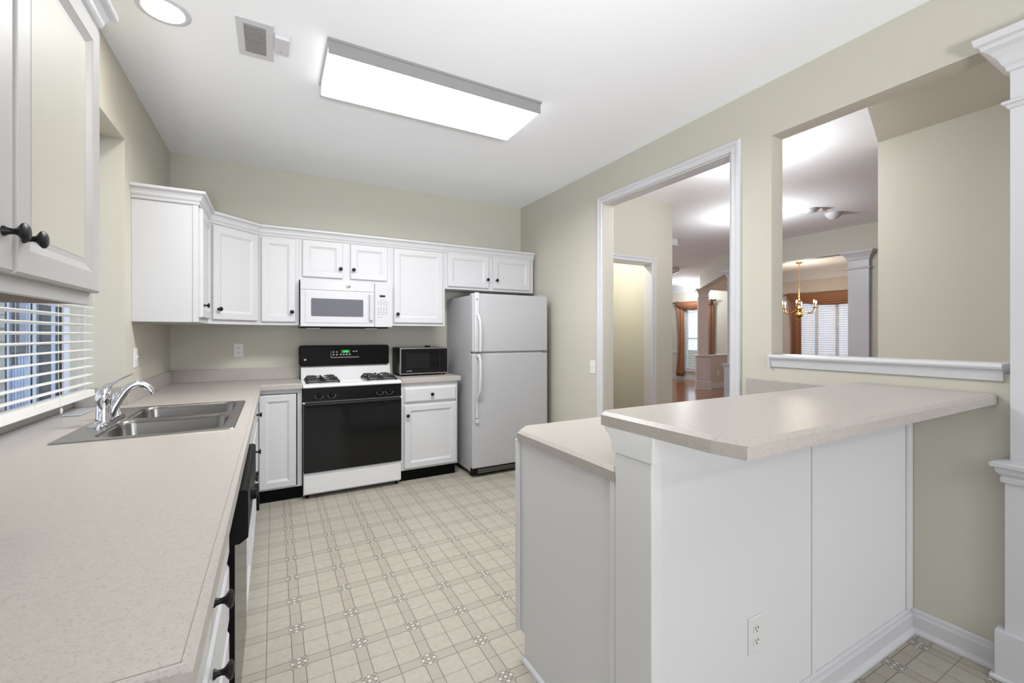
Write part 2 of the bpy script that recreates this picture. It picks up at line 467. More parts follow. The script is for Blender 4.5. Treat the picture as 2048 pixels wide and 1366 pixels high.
mb = MB(); csq(mb, 0.0, 0.82, 2.30); part('shaft', t, mb, TRIM)
part('necking', t, square_mould([(0.0, 2.140), (0.006, 2.145), (0.010, 2.155), (0.018, 2.160), (0.020, 2.168), (0.014, 2.172), (0.0, 2.176)]), TRIM)
part('capital', t, square_mould([(0.0, 2.28), (0.008, 2.285), (0.010, 2.300), (0.018, 2.310), (0.028, 2.335), (0.046, 2.360), (0.062, 2.372), (0.066, 2.385), (0.078, 2.392), (0.082, 2.4168)]), TRIM)

# ------------------------------------------------------------------ cabinet helpers
DOORR = [(0, 0), (0, 0.014), (0.005, 0.019), (0.048, 0.019), (0.052, 0.0165), (0.066, 0.0095), (0.070, 0.0095)]
DRWR = [(0, 0), (0, 0.009), (0.013, 0.019), (0.016, 0.019)]
KNOBP = [(0.0, 0.0), (0.0085, 0.0), (0.0085, 0.002), (0.0058, 0.006), (0.0048, 0.012), (0.0065, 0.017), (0.0125, 0.0215), (0.0155, 0.0245), (0.0155, 0.027), (0.012, 0.0300), (0.0, 0.0315)]
def knob(parent, pos, nrm, label=None, name='knob', s=1.0):
    return part(name, parent, MB().lathe([(r*s, h*s) for r, h in KNOBP], pos, nrm, 20), KNOBM, smooth='auto', label=label)
def door_y(T, x0, x1, z0, z1, y, kx=None, kz=None, name='door', rings=DOORR, m=None):
    """door facing -y whose back is at y"""
    d = part(name, T, MB().panel((x0, y, z0), (1, 0, 0), (0, 0, 1), x1-x0, z1-z0, rings), m or CAB)
    if kx is not None: knob(d, (kx, y-0.019, kz), (0, -1, 0))
    return d
def door_x(T, y0, y1, z0, z1, x, ky=None, kz=None, name='door', rings=DOORR, m=None, s=1.0):
    """door facing +x whose back is at x"""
    d = part(name, T, MB().panel((x, y0, z0), (0, 1, 0), (0, 0, 1), y1-y0, z1-z0, rings), m or CAB)
    if ky is not None: knob(d, (x+0.019, ky, kz), (1, 0, 0), s=s)
    return d
ZU0, ZU1 = 1.372, 2.10
YU = 3.95
# --- wall cabinets
t = thing('wall_cabinet', 'white wall cabinet with wide blank side panel facing camera, beside window', 'cabinet', (-0.56, 3.43, ZU0))
part('cabinet_body', t, B(XL+0.001, -0.40, 3.22, 3.6635, ZU0, ZU1).box(-0.425, -0.399, 3.216, 3.226, ZU0, ZU1), CAB)
door_x(t, 3.245, 3.640, ZU0+0.03, 2.07, -0.3995, 3.295, 1.478)
t = thing('wall_cabinet', 'white diagonal corner wall cabinet with one tall door', 'cabinet', (-0.45, 4.0, ZU0))
part('cabinet_body', t, MB().prism([(XL+0.001, 3.6645), (-0.40, 3.6645), (-0.1005, YU), (-0.1005, YB-0.001), (XL+0.001, YB-0.001)], ZU0, ZU1), CAB)
dx, dy = 0.2995, 0.2855; L_ = math.hypot(dx, dy); ux = Vector((dx/L_, dy/L_, 0)); nn = ux.cross(Vector((0, 0, 1)))
o0 = Vector((-0.40, 3.6645, ZU0+0.03)) + ux*0.025 + nn*0.0005
d = part('door', t, MB().panel(o0, ux, (0, 0, 1), L_-0.05, 0.665, DOORR), CAB)
knob(d, o0 + ux*0.035 + Vector((0, 0, 0.075)) + nn*0.019, nn)
def wall_cab(x0, x1, z0, doors, label):
    t = thing('wall_cabinet', label, 'cabinet', ((x0+x1)/2, 4.11, z0))
    part('cabinet_body', t, B(x0+0.0005, x1-0.0005, YU, YB-0.001, z0, ZU1), CAB)
    for (a, b2, c, e, kx, kz) in doors: door_y(t, a, b2, c, e, YU-0.0005, kx, kz)
    return t
wall_cab(-0.10, 0.182, ZU0, [(-0.085, 0.158, 1.397, 2.068, 0.130, 1.478)], 'narrow white single-door wall cabinet left of the built-in microwave')
wall_cab(0.182, 0.925, 1.745, [(0.207, 0.517, 1.772, 2.074, 0.497, 1.850), (0.578, 0.891, 1.772, 2.074, 0.602, 1.850)], 'short white two-door wall cabinet directly above the built-in microwave')
wall_cab(0.925, 1.435, ZU0+0.004, [(0.948, 1.410, 1.402, 2.074, 0.978, 1.480)], 'wide white single-door wall cabinet between built-in microwave and refrigerator')
wall_cab(1.435, 2.424, 1.735, [(1.460, 1.894, 1.758, 2.078, 1.876, 1.843), (1.945, 2.378, 1.758, 2.078, 1.978, 1.843)], 'short white two-door wall cabinet above the refrigerator')
CROWN = [(0, 2.078), (0.005, 2.080), (0.008, 2.090), (0.006, 2.094), (0.012, 2.100), (0.016, 2.108), (0.018, 2.118), (0.026, 2.132), (0.036, 2.138), (0.040, 2.142), (0.040, 2.156), (0, 2.156)]
single('crown_moulding', 'white crown moulding along the tops of the far wall cabinets', 'moulding',
       MB().sweep([(XL+0.001, 3.2155), (-0.3985, 3.2155), (-0.3985, 3.662), (-0.0995, YU-0.001), (2.425, YU-0.001)], CROWN), CAB, (0.8, YU, 2.08))
# --- near wall cabinet at left edge
t = thing('wall_cabinet', 'large white wall cabinet with shade painted into its colour, in the foreground at the left edge', 'cabinet', (-0.56, 1.06, ZU0))
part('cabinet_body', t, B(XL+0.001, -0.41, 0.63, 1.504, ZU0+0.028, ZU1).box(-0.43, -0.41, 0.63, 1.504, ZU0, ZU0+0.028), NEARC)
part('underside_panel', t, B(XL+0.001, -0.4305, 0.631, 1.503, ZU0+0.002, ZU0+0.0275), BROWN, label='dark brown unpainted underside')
part('gap_shade_strip', t, B(-0.4098, -0.400, 1.0645, 1.0725, 1.405, 2.07), TOEM, label='black strip painting the shade between the two doors')  # solid black strip stands in for shade between the doors
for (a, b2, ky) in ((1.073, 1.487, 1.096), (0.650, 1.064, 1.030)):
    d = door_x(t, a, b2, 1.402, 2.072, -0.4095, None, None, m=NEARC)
    part('door_panel', d, MB().panel((-0.4095+0.0095, a+0.078, 1.402+0.078), (0, 1, 0), (0, 0, 1), b2-a-0.156, 0.67-0.156, [(0, 0), (0, 0.0006)]), NEARP, label='white door panel with the tint of the light painted in')
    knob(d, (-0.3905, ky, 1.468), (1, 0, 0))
single('crown_moulding', 'white crown moulding on top of the near left wall cabinet', 'moulding',
       MB().sweep([(-0.4085, 0.63), (-0.4085, 1.5055), (XL+0.001, 1.5055)], CROWN), CAB, (-0.41, 1.0, 2.08))

# --- base cabinets
YF = 3.80
def toe(t, x0, x1, y0, y1): return part('toe_kick', t, B(x0, x1, y0, y1, 0.0, 0.104), TOEM)
t = thing('base_cabinet', 'white single-door base cabinet left of the stove', 'cabinet', (0.05, 4.0, 0))
part('cabinet_body', t, B(-0.11, 0.196, YF, YB-0.001, 0.105, 0.872), CAB)
toe(t, -0.10, 0.196, YF+0.04, YF+0.055)
door_y(t, -0.097, 0.155, 0.118, 0.833, YF-0.0005, None, None)
part('gap_shade_strip', t, B(0.156, 0.163, YF-0.004, YF-0.0005, 0.118, 0.838).box(-0.10, 0.156, YF-0.004, YF-0.0005, 0.834, 0.838), TOEM, label='black strips painting the shade around the door edge')  # black strips on the cabinet face paint in the shade beside the door
XF = -0.117; XN = -0.126
t = thing('base_cabinet', 'white corner base cabinet with drawer, beyond the sink cabinet', 'cabinet', (-0.4, 3.3, 0))
part('cabinet_body', t, B(XL+0.001, XF, 2.985, YF-0.022, 0.105, 0.872), CAB)
toe(t, XF-0.075, XF-0.06, 2.985, YF-0.022)
door_x(t, 3.01, 3.60, 0.125, 0.675, XF+0.0005, 3.05, 0.585)
d = door_x(t, 3.01, 3.60, 0.70, 0.848, XF+0.0005, 3.28, 0.772, name='drawer', rings=DRWR)
t = thing('base_cabinet', 'white sink base cabinet with two doors and black knobs', 'cabinet', (-0.4, 2.53, 0))
part('cabinet_body', t, B(-0.134, XF, 2.071, 2.984, 0.105, 0.872).box(XL+0.001, -0.134, 2.071, 2.984, 0.105, 0.20).box(XL+0.001, -0.134, 2.071, 2.079, 0.20, 0.872).box(XL+0.001, -0.134, 2.976, 2.984, 0.20, 0.872), CAB)
toe(t, XF-0.075, XF-0.06, 2.071, 2.984)
door_x(t, 2.085, 2.520, 0.118, 0.675, XF+0.0005, 2.485, 0.585)
door_x(t, 2.530, 2.968, 0.118, 0.675, XF+0.0005, 2.565, 0.585)
part('false_drawer_front', t, MB().panel((XF+0.0005, 2.085, 0.70), (0, 1, 0), (0, 0, 1), 0.883, 0.148, DRWR), CAB)
t = thing('base_cabinet', 'white drawer base cabinet nearest the camera, with black knobs', 'cabinet', (-0.4, 1.05, 0))
part('cabinet_body', t, B(XL+0.001, XN, 0.660, 1.445, 0.105, 0.872), CAB)
toe(t, XN-0.075, XN-0.06, 0.660, 1.445)
for z0, z1, kz in ((0.688, 0.832, 0.757), (0.505, 0.672, 0.612), (0.318, 0.49, 0.41), (0.125, 0.303, 0.22)):
    door_x(t, 0.680, 1.428, z0, z1, XN+0.0005, 1.055, kz, name='drawer', rings=DRWR, s=1.15)

# dishwasher
t = thing('dishwasher', 'black dishwasher with protruding control panel under the left counter', 'dishwasher', (-0.4, 1.755, 0))
part('tub', t, B(XL+0.05, -0.13, 1.452, 2.064, 0.10, 0.868), TOEM)
part('door', t, B(-0.1295, -0.096, 1.452, 2.060, 0.110, 0.70, 0.003), BLACKG)
mb = MB().prism([(-0.1295, 0.70), (-0.085, 0.70), (-0.064, 0.715), (-0.064, 0.845), (-0.070, 0.852), (-0.1295, 0.852)], 1.456, 2.060, axis='y')
p = part('control_panel', t, mb, BLACKM)
part('latch', p, B(-0.080, -0.052, 1.985, 2.025, 0.655, 0.70, 0.004).box(-0.060, -0.050, 1.99, 2.02, 0.60, 0.656), BLACKM, smooth=False)
part('dial', p, MB().lathe([(0.0, 0), (0.020, 0), (0.018, 0.016), (0, 0.018)], (-0.064, 1.66, 0.775), (1, 0, 0), 18), BLACKM, smooth='auto')
part('toe_kick', t, B(XF-0.075, XF-0.06, 1.452, 2.064, 0, 0.0995), TOEM)

# ------------------------------------------------------------------ left worktop with sink cut-out
SX0, SX1, SY0, SY1 = -0.690, -0.140, 2.083, 2.927
hx0, hx1, hy0, hy1 = SX0+0.02, SX1-0.02, SY0+0.02, SY1-0.02
xs = [XW+0.012, XL+0.0005, hx0, hx1, -0.082, 0.199]; ys = [0.619, 1.5605, hy0, hy1, YN-0.0005, 3.768, YB-0.0005]
def keep(i, j):
    if i == 0: return 1 <= j <= 3
    if i == 2 and j == 2: return False
    if i == 4: return j == 5
    return True
mb = MB().slab(xs, ys, keep, 0.874, CT)
es = []
for a, b2 in mb.be:
    mxx = (a.co.x + b2.co.x)/2; myy = (a.co.y+b2.co.y)/2
    if (abs(mxx+0.082) < 1e-4 and myy < 3.77) or (abs(myy-3.768) < 1e-4) or abs(myy-0.619) < 1e-4 or (abs(mxx-0.199) < 1e-4):
        e = mb.bm.edges.get((a, b2))
        if e: es.append(e)
bmesh.ops.bevel(mb.bm, geom=es, offset=0.007, segments=1, affect='EDGES')
t = thing('countertop', 'long taupe laminate L-shaped countertop holding the sink at left', 'countertop', (-0.4, 2.0, 0.874))
part('worktop', t, mb, LAM)
part('edge_seam', t, B(-0.0955, -0.0945, 0.6305, 3.754, CT-0.0004, CT+0.0003).box(-0.70, -0.0945, 0.6305, 0.6315, CT-0.0004, CT+0.0003), mat('laminate_seam', (0.22, 0.19, 0.18), 0.6), label='thin dark seam line along the front edge')
part('backsplash', t, B(XL+0.0005, 0.199, YB-0.020, YB-0.001, CT, 1.014, 0.002), LAM)
part('backsplash', t, B(XL+0.0005, XL+0.020, YN+0.001, YB-0.0205, CT, 1.014, 0.002), LAM)
part('backsplash', t, B(XW+0.03, XL+0.020, YN-0.020, YN-0.001, CT, 1.014, 0.002), LAM)

# kitchen sink
t = thing('kitchen_sink', 'stainless steel double-bowl kitchen sink set in the left countertop', 'sink', ((SX0+SX1)/2, (SY0+SY1)/2, CT))
def rrect(x0, x1, y0, y1, r, n=6):
    pts = []
    for cx, cy, a0 in ((x1-r, y1-r, 0), (x0+r, y1-r, 90), (x0+r, y0+r, 180), (x1-r, y0+r, 270)):
        for k in range(n+1):
            a = math.radians(a0 + 90*k/n); pts.append((cx + r*math.cos(a), cy + r*math.sin(a)))
    return pts
bowls = [(-0.585, -0.180, 2.118, 2.480), (-0.585, -0.180, 2.530, 2.892)]
mb = MB(); es = []
def loop(mb, pts, z):
    vs = [mb.bm.verts.new((p[0], p[1], z)) for p in pts]
    return vs, [mb.bm.edges.new((vs[i], vs[(i+1) % len(vs)])) for i in range(len(vs))]
ov, oe = loop(mb, rrect(SX0+0.004, SX1-0.004, SY0+0.004, SY1-0.004, 0.012, 3), CT+0.005); es += oe
lv, _ = loop(mb, rrect(SX0, SX1, SY0, SY1, 0.014, 3), CT+0.0008)
for i in range(len(ov)): mb.bm.faces.new([lv[i], lv[(i+1) % len(lv)], ov[(i+1) % len(ov)], ov[i]])
bl = []
for bw in bowls:
    v_, e_ = loop(mb, rrect(*bw, 0.055), CT+0.004); es += e_
bmesh.ops.triangle_fill(mb.bm, edges=es, use_beauty=True, use_dissolve=False)
part('rim', t, mb, STEELB)
for bw in bowls:
    mb = MB(); R = []
    for ins, dz, rr in ((0.0, 0.004, 0.055), (0.003, 0.001, 0.053), (0.006, -0.010, 0.051), (0.016, -0.130, 0.05), (0.030, -0.155, 0.045), (0.060, -0.165, 0.03)):
        R.append([mb.bm.verts.new((p[0], p[1], CT+dz)) for p in rrect(bw[0]+ins, bw[1]-ins, bw[2]+ins, bw[3]-ins, rr)])
    for a, b2 in zip(R, R[1:]):
        for k in range(len(a)): mb.bm.faces.new([a[k], a[(k+1) % len(a)], b2[(k+1) % len(a)], b2[k]])
    mb.bm.faces.new(R[-1])
    bo = part('bowl', t, mb, STEEL, smooth='auto')
    cxm, cym = (bw[0]+bw[1])/2, (bw[2]+bw[3])/2
    part('drain', bo, MB().lathe([(0.0, 0.0), (0.020, 0.0), (0.040, 0.002), (0.043, 0.004), (0.043, 0.006), (0.046, 0.0)], (cxm, cym, CT-0.1645), (0, 0, 1), 20), CHROME, smooth='auto')

# faucet
t = thing('faucet', 'chrome single-lever kitchen faucet behind the sink', 'faucet', (-0.628, 2.47, CT+0.004))
Z0 = CT+0.005
mb = MB(); R = []
for e, z in ((0.0, 0.0), (0.0, 0.006), (0.005, 0.012), (0.014, 0.016)):
    R.append([mb.bm.verts.new((p[0], p[1], Z0+z)) for p in rrect(-0.659+e, -0.599-e, 2.335+e, 2.640-e, 0.028-e, 6)])
for a, b2 in zip(R, R[1:]):
    for k in range(len(a)): mb.bm.faces.new([a[k], a[(k+1) % len(a)], b2[(k+1) % len(a)], b2[k]])
mb.bm.faces.new(R[0][::-1]); mb.bm.faces.new(R[-1])
part('base_plate', t, mb, CHROME, smooth='auto')
part('body', t, MB().lathe([(0.028, 0.0), (0.029, 0.004), (0.026, 0.012), (0.0245, 0.060), (0.025, 0.085), (0.028, 0.100), (0.026, 0.122), (0.017, 0.138), (0.0, 0.142)], (-0.629, 2.440, Z0+0.012), (0, 0, 1), 28), CHROME, smooth='auto')
part('lever', t, MB().tube([(-0.630, 2.442, 1.050), (-0.628, 2.455, 1.066), (-0.620, 2.485, 1.082), (-0.606, 2.530, 1.094), (-0.590, 2.575, 1.106), (-0.575, 2.610, 1.115)], [0.018, 0.016, 0.010, 0.007, 0.006, 0.0055], 12), CHROME, smooth='auto')
pts = [(-0.615, 2.462, 0.945), (-0.603, 2.468, 0.985), (-0.588, 2.476, 1.020), (-0.572, 2.485, 1.050), (-0.553, 2.494, 1.070), (-0.532, 2.501, 1.078), (-0.512, 2.506, 1.072), (-0.496, 2.510, 1.058), (-0.486, 2.512, 1.040)]
s_ = part('spout', t, MB().tube(pts, [0.015, 0.016, 0.0165, 0.0165, 0.0165, 0.016, 0.0155, 0.015, 0.0155], 16), CHROME, smooth='auto')
part('aerator', s_, MB().tube([(-0.486, 2.512, 1.040), (-0.482, 2.513, 1.028)], [0.0155, 0.0145], 16), CHROME, smooth='auto')
part('side_sprayer', t, MB().lathe([(0.022, 0.0), (0.020, 0.012), (0.012, 0.024), (0.011, 0.040), (0.016, 0.060), (0.017, 0.085), (0.010, 0.10), (0.0, 0.103)], (-0.628, 2.605, Z0+0.012), (0, 0, 1), 20), CHROME, smooth='auto')

# ------------------------------------------------------------------ gas range
X0, X1, YR = 0.203, 0.967, 3.748
t = thing('gas_range', 'white and black freestanding gas stove between base cabinets', 'stove', (0.585, 3.95, 0))
part('body', t, B(X0+0.001, X1-0.001, YR+0.03, 4.22, 0.03, 0.760).box(X0+0.001, X1-0.001, 3.80, 4.22, 0.760, 0.872), ENAMEL)
for fx in (X0+0.03, X1-0.03):
    for fy in (YR+0.06, 4.18):
        part('foot', t, MB().lathe([(0.0, 0.0), (0.012, 0.0), (0.010, 0.0300), (0.0, 0.0300)], (fx, fy, 0), (0, 0, 1), 12), TOEM)
part('cooktop', t, MB().prism([(3.752, 0.874), (3.748, 0.882), (3.752, 0.892), (3.775, 0.902), (3.79, 0.905), (4.14, 0.907), (4.14, 0.874)], X0-0.002, X1+0.002, axis='x'), ENAMEL)
part('drawer', t, B(X0+0.002, X1-0.002, YR, YR+0.0295, 0.045, 0.207, 0.004), ENAMEL)
d = part('oven_door', t, B(X0+0.002, X1-0.002, YR-0.016, YR+0.0295, 0.214, 0.748, 0.006), BGLASS)
part('handle', d, MB().prism([(YR-0.0165, 0.735), (YR-0.040, 0.730), (YR-0.046, 0.745), (YR-0.040, 0.757), (YR-0.0165, 0.760)], X0+0.012, X1-0.012, axis='x'), BLACKM)
part('window', d, B(0.33, 0.84, YR-0.0172, YR-0.0165, 0.36, 0.60), BGLASS)
mb = MB().prism([(YR+0.0295, 0.765), (YR+0.002, 0.768), (YR+0.012, 0.8725), (YR+0.0295, 0.8725)], X0, X1, axis='x')
cp = part('control_panel', t, mb, BLACKG)
nrm = Vector((0, -1, 0.095)).normalized()
for kx in (0.318, 0.410, 0.790, 0.868):
    k_ = part('burner_knob', cp, MB().lathe([(0.0, 0.0), (0.021, 0.0), (0.020, 0.006), (0.0165, 0.009), (0.0155, 0.022), (0.013, 0.025), (0, 0.025)], (kx, YR+0.0065, 0.815), nrm, 22).box(kx-0.003, kx+0.003, YR-0.024, YR-0.017, 0.803, 0.830), BLACKM, smooth='auto')
    # printed arc round the knob
    mbk = MB()
    for q in range(9):
        a = math.radians(190 + q*20)
        mbk.box(kx+0.029*math.cos(a)-0.0022, kx+0.029*math.cos(a)+0.0022, YR+0.0030, YR+0.0062, 0.815+0.029*math.sin(a)-0.0016, 0.815+0.029*math.sin(a)+0.0016)
    part('knob_marking', cp, mbk, LEGEND)
part('side_clip', t, B(X0-0.006, X0+0.012, YR-0.010, YR+0.02, 0.757, 0.763), PLATE)
part('side_clip', t, B(X1-0.012, X1+0.006, YR-0.010, YR+0.02, 0.757, 0.763), PLATE)
# backguard
part('backsplash_panel', t, MB().prism([(4.130, 0.9075), (4.145, 0.955), (4.162, 1.010), (4.175, 1.022), (4.255, 1.022), (4.255, 0.9075)], X0+0.004, X1-0.004, axis='x'), ENAMEL)
mb = MB()
hi = rrect(X0-0.012, X1-0.014, 1.0225, 1.200, 0.022, 5)
mb.prism(hi, 4.140, 4.258, axis='y')
bg = part('backguard', t, mb, BLACKG)
bmod = bg.modifiers.new('bevel', 'BEVEL'); bmod.width = 0.008; bmod.segments = 3; bmod.limit_method = 'ANGLE'
YG = 4.1395
disp = part('display', bg, B(0.530, 0.604, YG-0.0006, YG+0.0004, 1.131, 1.158), GREEND)
# clock digits 7-segment "3:09"
SEG = {'3': 'abgcd', '0': 'abcdef', '9': 'abcdfg', '1': 'bc', '6': 'acdefg', '8': 'abcdefg'}
def digit(mb, ch, x, z, wd, h, y, tk):
    s7 = {'a': (0, h-tk, wd, h), 'g': (0, h/2-tk/2, wd, h/2+tk/2), 'd': (0, 0, wd, tk), 'b': (wd-tk, h/2, wd, h), 'c': (wd-tk, 0, wd, h/2), 'f': (0, h/2, tk, h), 'e': (0, 0, tk, h/2)}
    for c_ in SEG[ch]:
        a = s7[c_]; mb.box(x+a[0], x+a[2], y-0.0006, y, z+a[1], z+a[3])
mb = MB(); digit(mb, '3', 0.547, 1.137, 0.009, 0.016, YG-0.0007, 0.0022); digit(mb, '0', 0.565, 1.137, 0.009, 0.016, YG-0.0007, 0.0022); digit(mb, '9', 0.578, 1.137, 0.009, 0.016, YG-0.0007, 0.0022)
mb.box(0.5598, 0.5618, YG-0.0013, YG-0.0007, 1.141, 1.143).box(0.5598, 0.5618, YG-0.0013, YG-0.0007, 1.147, 1.149)
part('clock_digits', disp, mb, GREEN)
for (a, z) in ((0.466, 1.139), (0.494, 1.139), (0.466, 1.116), (0.494, 1.116), (0.527, 1.116), (0.552, 1.116), (0.576, 1.116), (0.602, 1.116), (0.636, 1.143), (0.660, 1.143)):
    part('touch_pad', bg, MB().box(a-0.007, a+0.007, YG-0.0006, YG+0.0002, z-0.004, z+0.0075), LEGEND)
part('panel_outline', bg, B(0.444, 0.4455, YG-0.0006, YG+0.0002, 1.093, 1.150).box(0.444, 0.684, YG-0.0008, YG+0.0002, 1.0915, 1.0945), PLATE)
part('badge', bg, MB().lathe([(0, 0), (0.009, 0), (0.009, 0.002), (0, 0.002)], (0.238, YG+0.0002, 1.078), (0, -1, 0), 16), LEGEND)
# burners and grates
for gx in (0.235, 0.700):
    for by in (3.87, 4.04):
        cxm = gx+0.118
        bu = part('burner', t, MB().lathe([(0.0, 0.001), (0.045, 0.001), (0.045, 0.004), (0.030, 0.006), (0.030, 0.014), (0.022, 0.018), (0.0, 0.018)], (cxm, by, 0.906), (0, 0, 1), 20), STEELB, smooth='auto')
        part('burner_cap', bu, MB().lathe([(0.024, 0.0181), (0.024, 0.023), (0.018, 0.026), (0.0, 0.026)], (cxm, by, 0.906), (0, 0, 1), 18), IRON, smooth='auto')
    mb = MB(); gw = 0.236; y0, y1 = 3.795, 4.115; zt = 0.942; r = 0.0065
    mb.tube([(gx, y0, 0.918), (gx+gw, y0, 0.918), (gx+gw, y1, 0.918), (gx, y1, 0.918), (gx, y0, 0.918)], r, 6)
    mb.tube([(gx, (y0+y1)/2, 0.918), (gx+gw, (y0+y1)/2, 0.918)], r, 6)
    for by in (3.87, 4.04):
        for sx, sy in ((1, 0), (-1, 0), (0, 1), (0, -1)):
            ex = gx+gw/2 + sx*gw/2; ey = by + sy*0.078
            mb.tube([(ex, ey, 0.918), (ex-sx*0.012, ey-sy*0.010, zt), (gx+gw/2+sx*0.022, by+sy*0.022, zt)], [r, r, r*0.8], 6)
        for sx in (-1, 1):
            for sy in (-1, 1):
                mb.tube([(gx+gw/2+sx*gw/2, by+sy*0.070, 0.918), (gx+gw/2+sx*gw/2-sx*0.02, by+sy*0.058, zt), (gx+gw/2+sx*0.045, by+sy*0.040, zt)], r*0.9, 6)
    for px_ in (gx, gx+gw):
        for py_ in (y0, y1): mb.box(px_-0.006, px_+0.006, py_-0.006, py_+0.006, 0.9045, 0.920)
    part('grate', t, mb, IRON)

# ------------------------------------------------------------------ base cabinet right of the stove with worktop
t = thing('base_cabinet', 'white base cabinet with one drawer between stove and refrigerator', 'cabinet', (1.24, 4.0, 0))
part('cabinet_body', t, B(0.973, 1.497, 3.785, YB-0.001, 0.105, 0.872), CAB)
toe(t, 0.973, 1.490, 3.83, 3.845); 
part('toe_kick', t, B(1.476, 1.490, 3.8455, 4.2, 0, 0.104), TOEM)
door_y(t, 0.999, 1.483, 0.122, 0.675, 3.7845, 1.025, 0.588)
door_y(t, 0.999, 1.483, 0.697, 0.828, 3.7845, 1.245, 0.763, name='drawer', rings=DRWR)
mb = MB().prism([(0.973, 3.760), (1.522, 3.760), (1.522, YB-0.001), (0.973, YB-0.001)], 0.8725, CT, 0.004)
single('countertop', 'short taupe laminate countertop under the small black microwave', 'countertop', mb, LAM, (1.24, 4.0, 0.8725))

# small countertop microwave
t = thing('microwave', 'small black and silver microwave on the short countertop', 'microwave', (1.235, 4.09, CT))
part('casing', t, B(1.008, 1.468, 3.967, 4.235, 0.930, 1.173, 0.003), BLACKM)
for fx in (1.04, 1.44):
    for fy in (3.99, 4.20):
        part('foot', t, MB().lathe([(0, 0), (0.010, 0), (0.012, 0.016), (0, 0.016)], (fx, fy, CT), (0, 0, 1), 12), TOEM)
fr = part('front_frame', t, MB().panel((1.006, 3.967, 0.929), (1, 0, 0), (0, 0, 1), 0.464, 0.246, [(0, 0), (0, 0.016), (0.002, 0.018), (0.010, 0.018), (0.012, 0.014)]), STEELB)
do = part('door', t, B(1.0185, 1.385, 3.950, 3.9528, 0.9415, 1.1625), BGLASS)
part('window', do, B(1.062, 1.288, 3.9493, 3.9499, 0.985, 1.122), BWIN)
part('brand_mark', do, B(1.068, 1.098, 3.9493, 3.9499, 0.958, 0.962).box(1.102, 1.115, 3.9493, 3.9499, 0.956, 0.964), LEGEND)
kp = part('control_panel', t, B(1.3865, 1.4575, 3.950, 3.9528, 0.9415, 1.1625), BGLASS)
mb = MB()
for r_ in range(5):
    for c_ in range(3): mb.box(1.396+c_*0.019, 1.408+c_*0.019, 3.9493, 3.9499, 0.985+r_*0.024, 0.995+r_*0.024)
part('button', kp, mb, BWIN)
for bx in (1.276, 1.333):
    pass
single('jar_lid', 'small dark lid lying on top of the small black microwave', 'lid', MB().lathe([(0, 0), (0.030, 0), (0.030, 0.010), (0.026, 0.014), (0, 0.015)], (1.31, 4.09, 1.1735), (0, 0, 1), 20), BLACKM, (1.31, 4.09, 1.1735), smooth='auto')
single('jar_lid', 'small brownish lid beside the dark lid on the microwave', 'lid', MB().lathe([(0, 0), (0.026, 0), (0.026, 0.005), (0, 0.006)], (1.39, 4.10, 1.1735), (0, 0, 1), 20), BROWN, (1.39, 4.10, 1.1735), smooth='auto')

# ------------------------------------------------------------------ over-the-range microwave
t = thing('microwave', 'white built-in microwave mounted under wall cabinet above the stove', 'microwave', (0.55, 4.05, 1.36))
MX0, MX1, MY = 0.186, 0.921, 3.875
part('casing', t, B(MX0+0.004, MX1-0.002, 3.90, YB-0.002, 1.362, 1.7445), APPL)
part('top_grille', t, B(MX0+0.002, 0.766, MY, 3.8995, 1.662, 1.744, 0.003), APPL)
do = part('door', t, B(MX0+0.002, 0.766, MY-0.006, 3.8995, 1.362, 1.660, 0.004), APPL)
p = part('door_inset', do, MB().panel((0.222, MY-0.0055, 1.392), (1, 0, 0), (0, 0, 1), 0.490, 0.262, [(0, 0), (0, 0.003), (0.004, 0.004), (0.008, 0.004)]), APPL)
hi = rrect(0.266, 0.672, 1.446, 1.592, 0.008, 3)
part('window', do, MB().prism(hi, MY-0.0108, MY-0.0102, axis='y'), MWGLASS)
part('handle', do, MB().prism([(0.722, MY-0.0065), (0.722, MY-0.030), (0.730, MY-0.036), (0.742, MY-0.036), (0.750, MY-0.030), (0.750, MY-0.0065)], 1.420, 1.640), APPL)
cp = part('control_panel', t, B(0.769, MX1-0.002, MY-0.002, 3.8995, 1.362, 1.744, 0.003), APPL)
part('display', cp, B(0.810, 0.858, MY-0.0032, MY-0.0021, 1.622, 1.640, 0.0005), BGLASS)
mb = MB()
for r_ in range(8):
    for c_ in range(4):
        if (r_ == 2 and c_ < 3) or (r_ == 7 and c_ > 1): continue
        x = 0.794 + c_*0.023; z = 1.582 - r_*0.0172
        if r_ > 2: z -= 0.004
        if r_ == 7: z -= 0.008
        mb.box(x, x+0.012, MY-0.0028, MY-0.0021, z-0.005, z+0.001)
mb.box(0.812, 0.856, MY-0.0028, MY-0.0021, 1.598, 1.6005).box(0.806, 0.832, MY-0.0028, MY-0.0021, 1.5425, 1.545)
part('keypad', cp, mb, GREYK)
bd = part('badge', t, MB().lathe([(0, 0), (0.0165, 0), (0.0165, 0.002), (0.014, 0.003), (0, 0.003)], (0.553, MY, 1.703), (0, -1, 0), 24), STEELB, smooth='auto', label='round silver emblem')
mb = MB()   # stylised monogram strokes on the round emblem
for a0, a1, rr, ox, oz in ((40, 320, 0.0052, -0.0045, 0.0), (20, 330, 0.0045, 0.0045, 0.001)):
    pts = [(0.553+ox+rr*math.cos(math.radians(a)), MY-0.0033, 1.703+oz+rr*math.sin(math.radians(a))) for a in range(a0, a1+1, 20)]
    mb.tube(pts, 0.0009, 5)
mb.tube([(0.553+0.0135*math.cos(math.radians(a)), MY-0.0033, 1.703+0.0135*math.sin(math.radians(a))) for a in range(0, 361, 15)], 0.0007, 5)
part('emblem', bd, mb, DARKSLOT)
part('underside', t, B(MX0+0.004, MX1-0.03, 3.905, 4.25, 1.350, 1.3615), BLACKM)
